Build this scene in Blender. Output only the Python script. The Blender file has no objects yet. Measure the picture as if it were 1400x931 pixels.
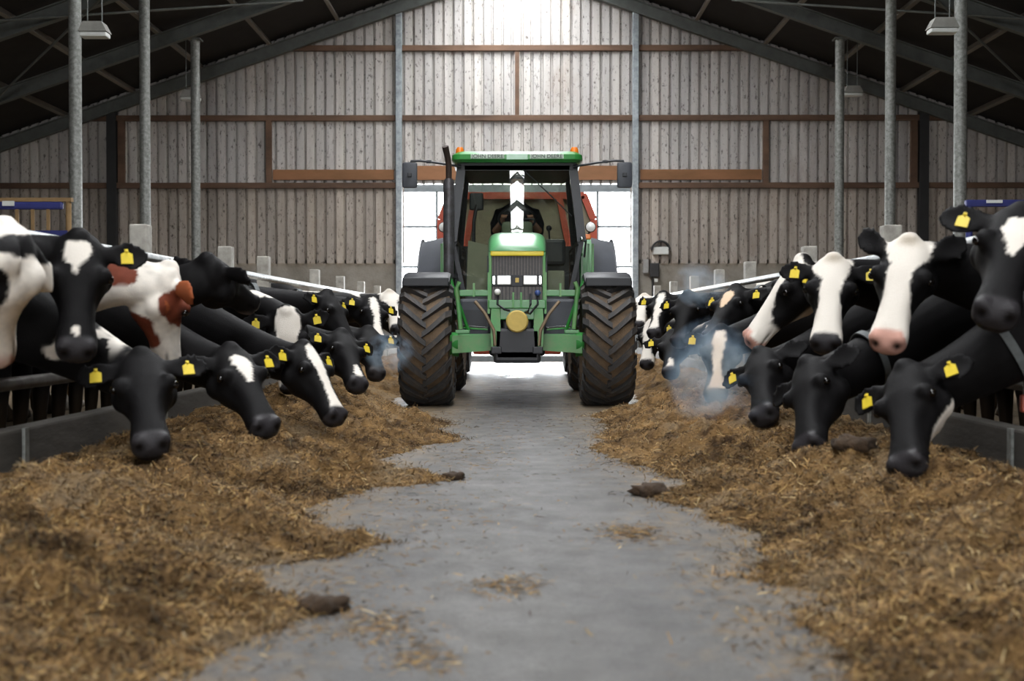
import bpy, bmesh, math, random
import numpy as np
from mathutils import Vector, Matrix

# ------------------------------------------------------------------ camera, sky, light
scene = bpy.context.scene
COL = scene.collection
F = 1600.0                       # focal length in pixels of the 1400 px frame
CAM_H = 0.85
VPX, VPY = 707.0, 440.0          # where the passage vanishes
cam = bpy.data.cameras.new('camera')
cam_o = bpy.data.objects.new('camera', cam); COL.objects.link(cam_o)
cam.sensor_width = 36.0; cam.lens = F / 1400 * 36.0
cam_o.location = (0, 0, CAM_H)
cam_o.rotation_euler = (math.pi / 2 - (465.5 - VPY) / F, 0, (VPX - 700) / F)
cam.clip_end = 500
cam.dof.use_dof = True; cam.dof.focus_distance = 11.8; cam.dof.aperture_fstop = 2.4
scene.camera = cam_o

world = bpy.data.worlds.new('overcast_sky'); scene.world = world; world.use_nodes = True
bg = world.node_tree.nodes['Background']
bg.inputs['Color'].default_value = (0.97, 0.985, 1.0, 1); bg.inputs['Strength'].default_value = 23.0

vs = scene.view_settings
vs.view_transform = 'Standard'; vs.look = 'None'; vs.gamma = 1.0; vs.use_curve_mapping = False
vs.exposure = 0.0
scene.display_settings.display_device = 'sRGB'
scene.cycles.use_denoising = True
scene.cycles.max_bounces = 8; scene.cycles.diffuse_bounces = 4; scene.cycles.transparent_max_bounces = 12
scene.cycles.volume_bounces = 0; scene.cycles.sample_clamp_indirect = 8.0
scene.cycles.caustics_reflective = False; scene.cycles.caustics_refractive = False

# hall sizes
Y0, YW = -13.0, 25.05            # front gable, end gable
XE = 13.0                        # eaves
SL = 0.345                       # roof pitch (tan)
APEX = 8.62                      # underside of the roof sheets at the ridge line
RIDGE = 0.75                     # half width of the open ridge

def portal(name, loc, rot, sx, sy):
    l = bpy.data.lights.new(name, 'AREA'); l.shape = 'RECTANGLE'; l.size = sx; l.size_y = sy
    l.cycles.is_portal = True
    o = bpy.data.objects.new(name, l); COL.objects.link(o); o.location = loc; o.rotation_euler = rot
    return o
portal('daylight_ridge', (0, (Y0 + YW) / 2, APEX + .02), (0, 0, 0), 2 * RIDGE, YW - Y0)
portal('daylight_door', (0, YW + .12, 1.95), (-math.pi / 2, 0, 0), 4.9, 3.8)
portal('front_fill_portal', (0, Y0, 1.8), (math.pi / 2, 0, 0), 4.0, 3.6)  # portal of the unseen doorway, added to fill the view from the front

rng = np.random.default_rng(7)
random.seed(7)

def P(u, v, y):
    """world point seen at photo pixel u, v at distance y down the passage"""
    return Vector(((u - VPX) * y / F, y, CAM_H + (VPY - v) * y / F))

# ------------------------------------------------------------------ helpers
def lin(h):
    if isinstance(h, str):
        h = [int(h[i:i + 2], 16) / 255 for i in (0, 2, 4)]
        return tuple((c / 12.92 if c <= .04045 else ((c + .055) / 1.055) ** 2.4) for c in h)
    return tuple(h)

MATS = {}
def mat(name, col, rough=.6, metal=0.0, var=0.25, scale=6.0, bump=0.0, bscale=60.0, col2=None, stretch=(1, 1, 1), spec=.5, thresh=None, randv=0.0):
    """principled material: colour broken up by noise, optional second colour (dirt), fine bump"""
    if name in MATS: return MATS[name]
    m = bpy.data.materials.new(name); m.use_nodes = True; nt = m.node_tree; N = nt.nodes; L = nt.links
    b = N['Principled BSDF']; b.inputs['Roughness'].default_value = rough; b.inputs['Metallic'].default_value = metal
    b.inputs['Specular IOR Level'].default_value = spec
    c = lin(col); c2 = lin(col2) if col2 else tuple(x * (1 - var) for x in c)
    tc = N.new('ShaderNodeTexCoord'); mp = N.new('ShaderNodeMapping'); mp.inputs['Scale'].default_value = stretch
    L.new(tc.outputs['Object'], mp.inputs['Vector'])
    n = N.new('ShaderNodeTexNoise'); n.inputs['Scale'].default_value = scale; n.inputs['Detail'].default_value = 8; n.inputs['Roughness'].default_value = .65
    L.new(mp.outputs['Vector'], n.inputs['Vector'])
    r = N.new('ShaderNodeValToRGB'); e = r.color_ramp.elements
    a, z = thresh or (.35, .68)
    e[0].position = a; e[1].position = z; e[0].color = (*c, 1); e[1].color = (*c2, 1)
    L.new(n.outputs['Fac'], r.inputs['Fac'])
    out = r.outputs['Color']
    if randv:
        oi = N.new('ShaderNodeObjectInfo'); mr = N.new('ShaderNodeMapRange')
        mr.inputs['To Min'].default_value = 1 - randv; mr.inputs['To Max'].default_value = 1 + randv
        L.new(oi.outputs['Random'], mr.inputs['Value'])
        mx = N.new('ShaderNodeVectorMath'); mx.operation = 'SCALE'
        L.new(out, mx.inputs[0]); L.new(mr.outputs['Result'], mx.inputs['Scale']); out = mx.outputs['Vector']
    L.new(out, b.inputs['Base Color'])
    if bump:
        n2 = N.new('ShaderNodeTexNoise'); n2.inputs['Scale'].default_value = bscale; n2.inputs['Detail'].default_value = 5
        L.new(mp.outputs['Vector'], n2.inputs['Vector'])
        bp = N.new('ShaderNodeBump'); bp.inputs['Strength'].default_value = bump; bp.inputs['Distance'].default_value = .02
        L.new(n2.outputs['Fac'], bp.inputs['Height']); L.new(bp.outputs['Normal'], b.inputs['Normal'])
    MATS[name] = m
    return m

def put(o, label=None, cat=None, group=None, kind=None):
    if label: o['label'] = label
    if cat: o['category'] = cat
    if group: o['group'] = group
    if kind: o['kind'] = kind
    return o

def empty(name, loc=(0, 0, 0), label=None, cat=None, group=None, kind=None, parent=None):
    o = bpy.data.objects.new(name, None); COL.objects.link(o); o.location = loc
    o.empty_display_size = .1
    if parent: o.parent = parent
    return put(o, label, cat, group, kind)

def link_mesh(name, me, m, parent=None, smooth=None):
    if m is not None:
        me.materials.clear(); me.materials.append(m)
    if smooth is not None:
        me.polygons.foreach_set('use_smooth', [True] * len(me.polygons))
        if smooth < 179: me.set_sharp_from_angle(angle=math.radians(smooth))
    o = bpy.data.objects.new(name, me); COL.objects.link(o)
    if parent is not None:
        o.parent = parent
    return o

class MB:
    """collects simple solids into one mesh"""
    def __init__(s): s.v = []; s.f = []
    def add(s, vs_, fs):
        k = len(s.v); s.v += [tuple(map(float, p)) for p in vs_]; s.f += [tuple(i + k for i in f) for f in fs]; return s
    def box(s, c, d, rot=None, bev=0.0):
        c = Vector(c); hx, hy, hz = d[0] / 2, d[1] / 2, d[2] / 2
        if bev <= 0:
            pts = [Vector((x, y, z)) for z in (-hz, hz) for y in (-hy, hy) for x in (-hx, hx)]
            fs = [(0, 2, 3, 1), (4, 5, 7, 6), (0, 1, 5, 4), (2, 6, 7, 3), (0, 4, 6, 2), (1, 3, 7, 5)]
        else:
            bm = bmesh.new(); bmesh.ops.create_cube(bm, size=1.0)
            bmesh.ops.scale(bm, vec=d, verts=bm.verts)
            bmesh.ops.bevel(bm, geom=bm.edges[:], offset=min(bev, min(d) * .45), segments=2, affect='EDGES', profile=.6)
            bm.verts.index_update()
            pts = [v.co.copy() for v in bm.verts]; fs = [tuple(v.index for v in f.verts) for f in bm.faces]; bm.free()
        if rot is not None:
            R = rot if isinstance(rot, Matrix) else Matrix.Rotation(rot[0], 3, 'X') @ Matrix.Rotation(rot[1], 3, 'Y') @ Matrix.Rotation(rot[2], 3, 'Z')
            pts = [R @ p for p in pts]
        return s.add([p + c for p in pts], fs)
    def bar(s, a, b, w, h, up=(0, 0, 1)):
        """rectangular bar from a to b"""
        a = Vector(a); b = Vector(b); t = (b - a).normalized(); up = Vector(up)
        sd = t.cross(up)
        if sd.length < 1e-4: sd = t.cross(Vector((1, 0, 0)))
        sd.normalize(); u = sd.cross(t)
        pts = []
        for p in (a, b):
            for i, j in ((-1, -1), (1, -1), (1, 1), (-1, 1)): pts.append(p + sd * i * w / 2 + u * j * h / 2)
        return s.add(pts, [(0, 1, 2, 3), (7, 6, 5, 4), (0, 4, 5, 1), (1, 5, 6, 2), (2, 6, 7, 3), (3, 7, 4, 0)])
    def tube(s, path, r, n=10, cap=True):
        path = [Vector(p) for p in path]; rs = r if isinstance(r, (list, tuple)) else [r] * len(path)
        ref = Vector((.123, .2, .97)).normalized()
        rings = []
        for i, p in enumerate(path):
            t = (path[min(i + 1, len(path) - 1)] - path[max(i - 1, 0)]).normalized()
            sd = t.cross(ref)
            if sd.length < .05: sd = t.cross(Vector((1, 0, 0)))
            sd.normalize(); u = sd.cross(t)
            rings.append([p + (sd * math.cos(q) + u * math.sin(q)) * rs[i] for q in [2 * math.pi * k / n for k in range(n)]])
        return s.loft(rings, cap)
    def loft(s, rings, cap=True, closed=False):
        n = len(rings[0]); vs_ = [p for r in rings for p in r]; fs = []
        m = len(rings)
        for i in range(m if closed else m - 1):
            j = (i + 1) % m
            for k in range(n): fs.append((i * n + k, i * n + (k + 1) % n, j * n + (k + 1) % n, j * n + k))
        if cap and not closed:
            fs.append(tuple(range(n - 1, -1, -1))); fs.append(tuple(range((m - 1) * n, m * n)))
        return s.add(vs_, fs)
    def lathe(s, prof, c, axis='X', n=48, closed=True):
        """prof: (along, radius) around an axis through c"""
        c = Vector(c); rings = []
        for k in range(n):
            q = 2 * math.pi * k / n; ca, sa = math.cos(q), math.sin(q)
            if axis == 'X': rings.append([c + Vector((a, r * ca, r * sa)) for a, r in prof])
            elif axis == 'Y': rings.append([c + Vector((r * ca, a, r * sa)) for a, r in prof])
            else: rings.append([c + Vector((r * ca, r * sa, a)) for a, r in prof])
        m = len(prof); vs_ = [p for r in rings for p in r]; fs = []
        for k in range(n):
            k2 = (k + 1) % n
            for i in range(m if closed else m - 1):
                i2 = (i + 1) % m
                fs.append((k * m + i, k * m + i2, k2 * m + i2, k2 * m + i))
        return s.add(vs_, fs)
    def sphere(s, c, r, n=12, m=8, sc=(1, 1, 1)):
        c = Vector(c); rings = []
        for i in range(1, m):
            t = math.pi * i / m
            rings.append([c + Vector((r * sc[0] * math.sin(t) * math.cos(q), r * sc[1] * math.sin(t) * math.sin(q), r * sc[2] * math.cos(t))) for q in [2 * math.pi * k / n for k in range(n)]])
        return s.loft(rings)
    def prism(s, poly, z0, z1, plane='XZ'):
        """polygon in a plane extruded along the remaining axis"""
        n = len(poly)
        mk = {'XZ': lambda p, t: (p[0], t, p[1]), 'YZ': lambda p, t: (t, p[0], p[1]), 'XY': lambda p, t: (p[0], p[1], t)}[plane]
        return s.add([mk(p, z0) for p in poly] + [mk(p, z1) for p in poly],
                     [tuple(range(n)), tuple(range(2 * n - 1, n - 1, -1))] + [(i, n + i, n + (i + 1) % n, (i + 1) % n) for i in range(n)])
    def mesh(s, name):
        me = bpy.data.meshes.new(name); me.from_pydata(s.v, [], s.f)
        bm = bmesh.new(); bm.from_mesh(me); bmesh.ops.recalc_face_normals(bm, faces=bm.faces[:]); bm.to_mesh(me); bm.free()
        return me
    def build(s, name, m, parent=None, smooth=None):
        return link_mesh(name, s.mesh(name), m, parent, smooth)

def fbm(x, y, seed=0, octaves=4, gain=.5):
    """smooth value noise, numpy, about -1..1"""
    r = np.random.default_rng(seed); g = r.random((256, 256)) * 2 - 1
    out = np.zeros_like(x); a = 1.0; tot = 0
    for o in range(octaves):
        xi = np.floor(x).astype(int); yi = np.floor(y).astype(int); fx = x - xi; fy = y - yi
        fx = fx * fx * (3 - 2 * fx); fy = fy * fy * (3 - 2 * fy)
        a00 = g[xi % 256, yi % 256]; a10 = g[(xi + 1) % 256, yi % 256]; a01 = g[xi % 256, (yi + 1) % 256]; a11 = g[(xi + 1) % 256, (yi + 1) % 256]
        out += a * ((a00 * (1 - fx) + a10 * fx) * (1 - fy) + (a01 * (1 - fx) + a11 * fx) * fy)
        tot += a; a *= gain; x = x * 2.03 + 17.3; y = y * 2.03 + 5.1
    return out / tot

# ------------------------------------------------------------------ the hall
def floor_material():
    m = bpy.data.materials.new('concrete_floor'); m.use_nodes = True; nt = m.node_tree; N = nt.nodes; L = nt.links
    b = N['Principled BSDF']; b.inputs['Specular IOR Level'].default_value = .14
    tc = N.new('ShaderNodeTexCoord')
    def noise(scale, detail=6, st=(1, 1, 1), ro=.6):
        mp = N.new('ShaderNodeMapping'); mp.inputs['Scale'].default_value = st; L.new(tc.outputs['Object'], mp.inputs['Vector'])
        n = N.new('ShaderNodeTexNoise'); n.inputs['Scale'].default_value = scale; n.inputs['Detail'].default_value = detail; n.inputs['Roughness'].default_value = ro
        L.new(mp.outputs['Vector'], n.inputs['Vector']); return n.outputs['Fac']
    def ramp(src, a, z, ca, cz):
        r = N.new('ShaderNodeValToRGB'); e = r.color_ramp.elements; e[0].position = a; e[1].position = z
        e[0].color = (*ca, 1); e[1].color = (*cz, 1); L.new(src, r.inputs['Fac']); return r.outputs['Color']
    def mix(fac, a, c, typ='MIX'):
        x = N.new('ShaderNodeMixRGB'); x.blend_type = typ
        if isinstance(fac, float): x.inputs['Fac'].default_value = fac
        else: L.new(fac, x.inputs['Fac'])
        L.new(a, x.inputs['Color1']); L.new(c, x.inputs['Color2']); return x.outputs['Color']
    base = ramp(noise(2.2, 10, (1, .5, 1), .75), .36, .66, (.07, .068, .066), (.135, .13, .124))
    grain = ramp(noise(95, 3), .35, .75, (.68, .68, .68), (1.15, 1.15, 1.15))
    c = mix(1.0, base, grain, 'MULTIPLY')
    # tyre tracks worn darker along the passage
    track = ramp(noise(1.6, 5, (1.6, .12, 1)), .5, .66, (0, 0, 0), (1, 1, 1))
    dark = N.new('ShaderNodeRGB'); dark.outputs[0].default_value = (.10, .10, .102, 1)
    f = N.new('ShaderNodeMath'); f.operation = 'MULTIPLY'; f.inputs[1].default_value = .45; L.new(track, f.inputs[0])
    c = mix(f.outputs[0], c, dark.outputs[0])
    # chaff and dust, thicker beside the heaps and further down the passage
    sep = N.new('ShaderNodeSeparateXYZ'); L.new(tc.outputs['Object'], sep.inputs[0])
    ax = N.new('ShaderNodeMath'); ax.operation = 'ABSOLUTE'; L.new(sep.outputs['X'], ax.inputs[0])
    mr = N.new('ShaderNodeMapRange'); mr.inputs['From Min'].default_value = .15; mr.inputs['From Max'].default_value = 1.0; mr.inputs['To Min'].default_value = -.12; mr.inputs['To Max'].default_value = .22
    L.new(ax.outputs[0], mr.inputs['Value'])
    my = N.new('ShaderNodeMapRange'); my.inputs['From Min'].default_value = 5; my.inputs['From Max'].default_value = 12; my.inputs['To Min'].default_value = 0; my.inputs['To Max'].default_value = .13
    L.new(sep.outputs['Y'], my.inputs['Value'])
    ad = N.new('ShaderNodeMath'); L.new(mr.outputs[0], ad.inputs[0]); L.new(my.outputs[0], ad.inputs[1])
    ad2 = N.new('ShaderNodeMath'); L.new(ad.outputs[0], ad2.inputs[0]); L.new(noise(7, 8, (1, 1, 1), .75), ad2.inputs[1])
    chaff = ramp(ad2.outputs[0], .54, .8, (0, 0, 0), (.8, .8, .8))
    tan = N.new('ShaderNodeRGB'); tan.outputs[0].default_value = (.19, .14, .085, 1)
    c = mix(chaff, c, tan.outputs[0])
    # a wet patch under the tractor
    vm = N.new('ShaderNodeVectorMath'); vm.operation = 'MULTIPLY_ADD'; vm.inputs[1].default_value = (1.9, .26, 0); vm.inputs[2].default_value = (-.05, -.26 * 20.0, 0)
    L.new(tc.outputs['Object'], vm.inputs[0])
    ln = N.new('ShaderNodeVectorMath'); ln.operation = 'LENGTH'; L.new(vm.outputs[0], ln.inputs[0])
    wn = N.new('ShaderNodeMath'); wn.operation = 'MULTIPLY_ADD'; wn.inputs[1].default_value = .55; L.new(noise(1.8, 5, (1, .6, 1)), wn.inputs[0]); sl = N.new('ShaderNodeMath'); sl.operation = 'MULTIPLY'; sl.inputs[1].default_value = .4; L.new(ln.outputs['Value'], sl.inputs[0]); L.new(sl.outputs[0], wn.inputs[2])
    wet = ramp(wn.outputs[0], .44, .58, (1, 1, 1), (0, 0, 0))
    streak = ramp(noise(4.5, 4, (.7, .55, 1), .7), .46, .56, (0, 0, 0), (1, 1, 1))
    wet = mix(1.0, wet, streak, 'MULTIPLY')
    wet_c = mix(1.0, c, ramp(wet, 0, 1, (1, 1, 1), (.45, .45, .48)), 'MULTIPLY')
    L.new(wet_c, b.inputs['Base Color'])
    rr = ramp(noise(5, 6), .3, .7, (.42, .42, .42), (.62, .62, .62))
    L.new(ramp(wet, 0, 1, (1, 1, 1), (.3, .3, .3)), (q := N.new('ShaderNodeMixRGB')).inputs['Color2']); q.blend_type = 'MULTIPLY'; q.inputs['Fac'].default_value = 1
    L.new(rr, q.inputs['Color1']); L.new(q.outputs[0], b.inputs['Roughness'])
    bp = N.new('ShaderNodeBump'); bp.inputs['Strength'].default_value = .35; bp.inputs['Distance'].default_value = .01
    L.new(noise(40, 6), bp.inputs['Height']); L.new(bp.outputs['Normal'], b.inputs['Normal'])
    return m

fl = MB().box((0, (Y0 + YW) / 2, -.1), (2 * XE, YW - Y0 + .4, .2)).build('floor', floor_material())
put(fl, 'grey worn concrete passage floor with chaff and tyre marks', kind='structure')
yard = MB().box((0, 55, -.16), (120, 60, .2)).build('ground', mat('yard_concrete', '6a6a68', .8, var=.2))
put(yard, 'pale concrete yard outside the end door', kind='structure')

# gable wall: concrete base, one strip of profiled cladding after another, timber girts
concrete = mat('wall_concrete', '98938a', .9, col2='6f685d', scale=1.6, thresh=(.4, .75), bump=.3, bscale=25)
DW, DH = 2.46, 3.74
wall = MB()
for s in (-1, 1): wall.box((s * (DW + (XE - DW) / 2), YW + .1, 1.09), (XE - DW, .2, 2.18))
wall = wall.build('wall_back', concrete)
put(wall, 'gable wall of pale profiled cladding above a concrete base', kind='structure')

def cladding_material():
    m = bpy.data.materials.new('cladding'); m.use_nodes = True; nt = m.node_tree; N = nt.nodes; L = nt.links
    b = N['Principled BSDF']; b.inputs['Roughness'].default_value = .55
    geo = N.new('ShaderNodeNewGeometry'); oi = N.new('ShaderNodeObjectInfo')
    def noise(scale, st, detail=6, ro=.65):
        mp = N.new('ShaderNodeMapping'); mp.inputs['Scale'].default_value = st; L.new(geo.outputs['Position'], mp.inputs['Vector'])
        n = N.new('ShaderNodeTexNoise'); n.inputs['Scale'].default_value = scale; n.inputs['Detail'].default_value = detail; n.inputs['Roughness'].default_value = ro
        L.new(mp.outputs['Vector'], n.inputs['Vector']); return n.outputs['Fac']
    def ramp(src, a, z, ca, cz):
        r = N.new('ShaderNodeValToRGB'); e = r.color_ramp.elements; e[0].position = a; e[1].position = z
        e[0].color = (*ca, 1); e[1].color = (*cz, 1); L.new(src, r.inputs['Fac']); return r.outputs['Color']
    def mul(a, c):
        x = N.new('ShaderNodeMixRGB'); x.blend_type = 'MULTIPLY'; x.inputs['Fac'].default_value = 1
        L.new(a, x.inputs['Color1']); L.new(c, x.inputs['Color2']); return x.outputs['Color']
    base = ramp(noise(3, (1, 1, .12)), .3, .75, (.62, .60, .57), (.38, .36, .34))
    rv = ramp(oi.outputs['Random'], 0, 1, (.82, .82, .84), (1.1, 1.08, 1.06))
    c = mul(base, rv)
    specks = ramp(noise(16, (1.4, 1, .55), 3, .8), .58, .66, (1, 1, 1), (.22, .2, .19))
    c = mul(c, specks)
    # grime on the lowest band, between the girt and the concrete
    sp = N.new('ShaderNodeSeparateXYZ'); L.new(geo.outputs['Position'], sp.inputs[0])
    zr = N.new('ShaderNodeMapRange'); zr.inputs['From Min'].default_value = 3.66; zr.inputs['From Max'].default_value = 3.78; zr.inputs['To Min'].default_value = 1; zr.inputs['To Max'].default_value = 0; L.new(sp.outputs['Z'], zr.inputs['Value'])
    gr_ = N.new('ShaderNodeMixRGB'); gr_.blend_type = 'MULTIPLY'; L.new(zr.outputs[0], gr_.inputs['Fac']); L.new(c, gr_.inputs['Color1'])
    L.new(ramp(noise(1.3, (1, 1, .5), 7, .7), .3, .7, (.93, .88, .82), (.62, .56, .50)), gr_.inputs['Color2']); c = gr_.outputs[0]
    rust = N.new('ShaderNodeMixRGB'); rust.inputs['Color2'].default_value = (.20, .105, .05, 1)
    L.new(ramp(noise(.55, (1, 1, .5), 7, .7), .56, .78, (0, 0, 0), (.65, .65, .65)), rust.inputs['Fac']); L.new(c, rust.inputs['Color1'])
    L.new(rust.outputs[0], b.inputs['Base Color'])
    return m
clad = cladding_material()
PITCH = .21
def under_roof(x): return APEX - SL * abs(x) + (.05 if abs(x) > RIDGE else 0)
nst = int(XE / PITCH)
for i in range(-nst, nst + 1):
    x = i * PITCH
    zb = DH + .05 if abs(x) < DW + .02 else 2.1
    w = PITCH / 2
    prof = [(-w, 0), (-w + .016, 0), (-w + .033, -.07), (w - .033, -.07), (w - .016, 0), (w, 0)]
    vs_, fs = [], []
    for (px, py) in prof: vs_.append((x + px, YW + py, zb))
    for (px, py) in prof: vs_.append((x + px, YW + py, under_roof(x + px)))
    for k in range(5): fs.append((k, k + 1, 7 + k, 6 + k))
    # a folded back face gives the sheet its thickness
    o = len(vs_)
    for (px, py) in prof: vs_.append((x + px, YW + py + .02, zb))
    for (px, py) in prof: vs_.append((x + px, YW + py + .02, under_roof(x + px)))
    for k in range(5): fs.append((o + k + 1, o + k, o + 6 + k, o + 7 + k))
    for k in range(5): fs.append((k + 1, k, o + k, o + k + 1))
    MB().add(vs_, fs).build('cladding_sheet', clad, wall)

timber = mat('girt_timber', '6e5442', .8, col2='4a382c', scale=3, stretch=(.3, 1, 1), bump=.2)
orange_wood = mat('door_track_timber', '8f6342', .7, col2='74502f', scale=3, stretch=(.3, 1, 1))
dark_steel = mat('dark_steel', '2b2b2c', .6)
galv = mat('galvanised_steel', '9a9c98', .5, .25, col2='6a6c68', scale=22, thresh=(.35, .65))
galv_col = mat('galvanised_mullion', 'a9b0b4', .45, .4, col2='7c8488', scale=10)
MULL = 2.51
def girt(z, x0, x1, h=.12, d=.1, m=timber): MB().box(((x0 + x1) / 2, YW - .05 - d / 2, z), (x1 - x0, d, h), bev=.008).build('girt', m, wall)
for z in (6.66, 5.18, 3.75):
    xe = min(XE - .2, (APEX - z) / SL - .6)
    girt(z, -xe, -MULL - .07); girt(z, MULL + .07, xe)
    if z > 4: girt(z, -MULL + .07, MULL - .07)
for s in (-1, 1):
    a, b_ = sorted((s * 2.62, s * 5.2)); girt(3.98, a, b_, .22, .07, orange_wood)
    MB().box((s * 5.28, YW - .1, 4.46), (.12, .1, 1.32)).build('stud', timber, wall)
    MB().box((s * 8.42, YW - .1, 4.46), (.14, .1, 1.32)).build('stud', timber, wall)
    MB().box((s * 8.62, YW - .12, 2.72), (.2, .14, 5.4)).build('corner_column', dark_steel, wall)
    MB().box((s * MULL, YW - .13, (under_roof(MULL)) / 2 - .1), (.13, .16, under_roof(MULL) - .2), bev=.01).build('mullion', galv_col, wall)
MB().box((0, YW - .09, 5.92), (.09, .08, 1.36)).build('stud', timber, wall)
MB().box((0, YW - .08, 4.02), (2 * MULL - .3, .06, .3)).build('girt', orange_wood, wall)

# overhead door of clear panels in the gable
door = empty('door_1', (0, YW + .08, 0), kind='structure')
door['label'] = 'tall bright end door of clear panels in thin metal frames'
gm = bpy.data.materials.new('door_pane'); gm.use_nodes = True
N_ = gm.node_tree.nodes; L_ = gm.node_tree.links
tr = N_.new('ShaderNodeBsdfTransparent'); tr.inputs[0].default_value = (.96, .97, .98, 1); gl = N_.new('ShaderNodeBsdfGlossy'); gl.inputs['Roughness'].default_value = .03
mx = N_.new('ShaderNodeMixShader'); fr = N_.new('ShaderNodeFresnel'); fr.inputs['IOR'].default_value = 1.4
L_.new(fr.outputs[0], mx.inputs[0]); L_.new(tr.outputs[0], mx.inputs[1]); L_.new(gl.outputs[0], mx.inputs[2]); L_.new(mx.outputs[0], N_['Material Output'].inputs[0])
CLEAR = gm
frame_m = mat('door_frame_steel', '8e979c', .5, .3)
MB().box((0, -.02, DH - .03), (2 * DW, .08, .16)).build('head_rail', frame_m, door)
MB().box((0, 0, .06), (2 * DW, .05, .12)).build('bottom_rail', frame_m, door)
rows = [.12, 1.17, 2.03, 2.89, 3.66]; cols = [-DW, -.83, .83 + .9, DW]
cols = [-DW, -1.72, 0, 1.72, DW]
for z in rows[1:-1]: MB().box((0, 0, z), (2 * DW, .05, .05)).build('rail', frame_m, door)
for x in cols[1:-1]: MB().box((x, 0, 1.89), (.06, .05, 3.54)).build('stile', frame_m, door)
for i in range(len(rows) - 1):
    for j in range(len(cols) - 1):
        MB().box(((cols[j] + cols[j + 1]) / 2, .01, (rows[i] + rows[i + 1]) / 2), (cols[j + 1] - cols[j] - .05, .012, rows[i + 1] - rows[i] - .05)).build('pane', CLEAR, door)

# side walls
for s, nm in ((-1, 'wall_left'), (1, 'wall_right')):
    w = MB().box((s * (XE + .1), (Y0 + YW) / 2, 2.05), (.2, YW - Y0, 4.1)).build(nm, concrete)
    put(w, 'concrete side wall below the eaves, %s side' % ('left' if s < 0 else 'right'), kind='structure')

fw = MB()
fw.box((0, Y0 - .1, 4.0), (4, .2, .8))  # unseen front wall; its doorway is added to let in frontal fill
for s in (-1, 1): fw.box((s * (2 + (XE - 2) / 2), Y0 - .1, 2.2), (XE - 2, .2, 4.4))
fw.add([(x, y, z) for y in (Y0 - .2, Y0) for x, z in ((-XE, 4.4), (-XE + .9, 4.4), (0, APEX - .05), (XE - .9, 4.4), (XE, 4.4))], [(1, 2, 3), (8, 7, 6), (1, 6, 7, 2), (2, 7, 8, 3), (3, 8, 6, 1)])
fw = fw.build('wall_front', concrete)
put(fw, 'front gable wall with a doorway added far behind the camera for fill light', kind='structure')
# roof: dark sheets with an open ridge, steel rafters, timber purlins, bracing
roof_m = mat('roof_sheets', '2a2725', .9, var=.35, scale=2.5)
rb = MB()
for s in (-1, 1):
    a = (s * RIDGE, APEX - SL * RIDGE); b_ = (s * (XE + .6), APEX - SL * (XE + .6)); t = .08
    rb.prism([a, b_, (b_[0], b_[1] + t), (a[0], a[1] + t)], Y0 - .5, YW + .5, 'XZ')
roof = rb.build('ceiling', roof_m)
put(roof, 'dark underside of the pitched roof with an open ridge', kind='structure')
rafter_m = mat('rafter_steel', '6c706d', .55, .2, var=.3, scale=5)
BAY = 3.0
ra_y = [YW - .2 - BAY * k for k in range(13)]
for y in ra_y:
    m_ = MB()
    for s in (-1, 1):
        # an I section: two flanges and a web
        for (off, h, w) in ((-.012, .022, .13), (-.135, .23, .03), (-.258, .022, .13)):
            a = Vector((0, y, APEX - .11 + off)); b_ = Vector((s * XE, y, APEX - .11 - SL * XE + off))
            m_.bar(a, b_, w, h, up=(0, 0, 1))
    m_.build('rafter', rafter_m, roof)
purl_m = mat('purlin_timber', '88837b', .85, var=.4, scale=3, stretch=(1, .2, 1))
for s in (-1, 1):
    for x in (.9, 2.35, 3.8, 5.25, 6.7, 8.15, 9.6, 11.05, 12.5):
        z = APEX - SL * x - .055
        MB().bar((s * x, Y0, z), (s * x, YW - .08, z), .07, .11, up=(s * SL, 0, 1)).build('purlin', purl_m, roof)
for s in (-1, 1):
    for (xa, ya, xb, yb) in ((4.0, 16.0, 10.0, 21.9), (10.0, 16.0, 4.0, 21.9), (4.0, 10, 9.5, 15.9)):
        za = APEX - .4 - SL * xa; zb = APEX - .4 - SL * xb
        MB().tube([(s * xa, ya, za), (s * xb, yb, zb)], .022, 8).build('brace_rod', rafter_m, roof, 60)

# roof posts
ORD = ('nearest', 'middle', 'farthest')
for s in (-1, 1):
    for k, y in enumerate((16.05, 19.05, 22.05)):
        x = s * 6.05
        p = empty('roof_post', (x, y, 0), 'tall galvanised steel roof post, %s of the three on the %s side' % (ORD[k], 'left' if s < 0 else 'right'), 'post', 'roof posts')
        top = APEX - .37 - SL * 6.05
        MB().lathe([(0, .085), (top, .085), (top, .0), (0, .0)], (0, 0, 0), 'Z', 20, closed=False).build('shaft', galv, p, 40)
        MB().box((0, 0, top - .015), (.24, .24, .03)).build('head_plate', rafter_m, p)
        MB().box((0, 0, .012), (.3, .3, .024)).build('base_plate', galv, p)

# hanging lamps
lamp_m = mat('lamp_housing', '9b9a94', .5, var=.3); diff_m = mat('lamp_lens', 'd9dcd8', .3, var=.1)
def lamp(u, v, y, w, label):
    c = P(u, v, y)
    o = empty('hanging_lamp', c, label, 'lamp', 'hanging lamps')
    ztop = APEX - SL * abs(c.x) - c.z - .1
    MB().prism([(-w / 2, 0), (w / 2, 0), (w * .32, w * .34), (-w * .32, w * .34)], -w * .28, w * .28, 'XZ').build('housing', lamp_m, o)
    MB().box((0, 0, -.03), (w * .94, w * .5, .06), bev=.02).build('lens', diff_m, o)
    for s in (-1, 1): MB().tube([(s * w * .25, 0, w * .3), (s * w * .25, 0, ztop)], .008, 6).build('hanger_rod', rafter_m, o)
lamp(131, 46, 14.6, .36, 'hanging barn lamp beside the nearest roof post on the left')
lamp(262, 134, 22.6, .38, 'small far hanging lamp behind the farthest left roof post')
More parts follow.
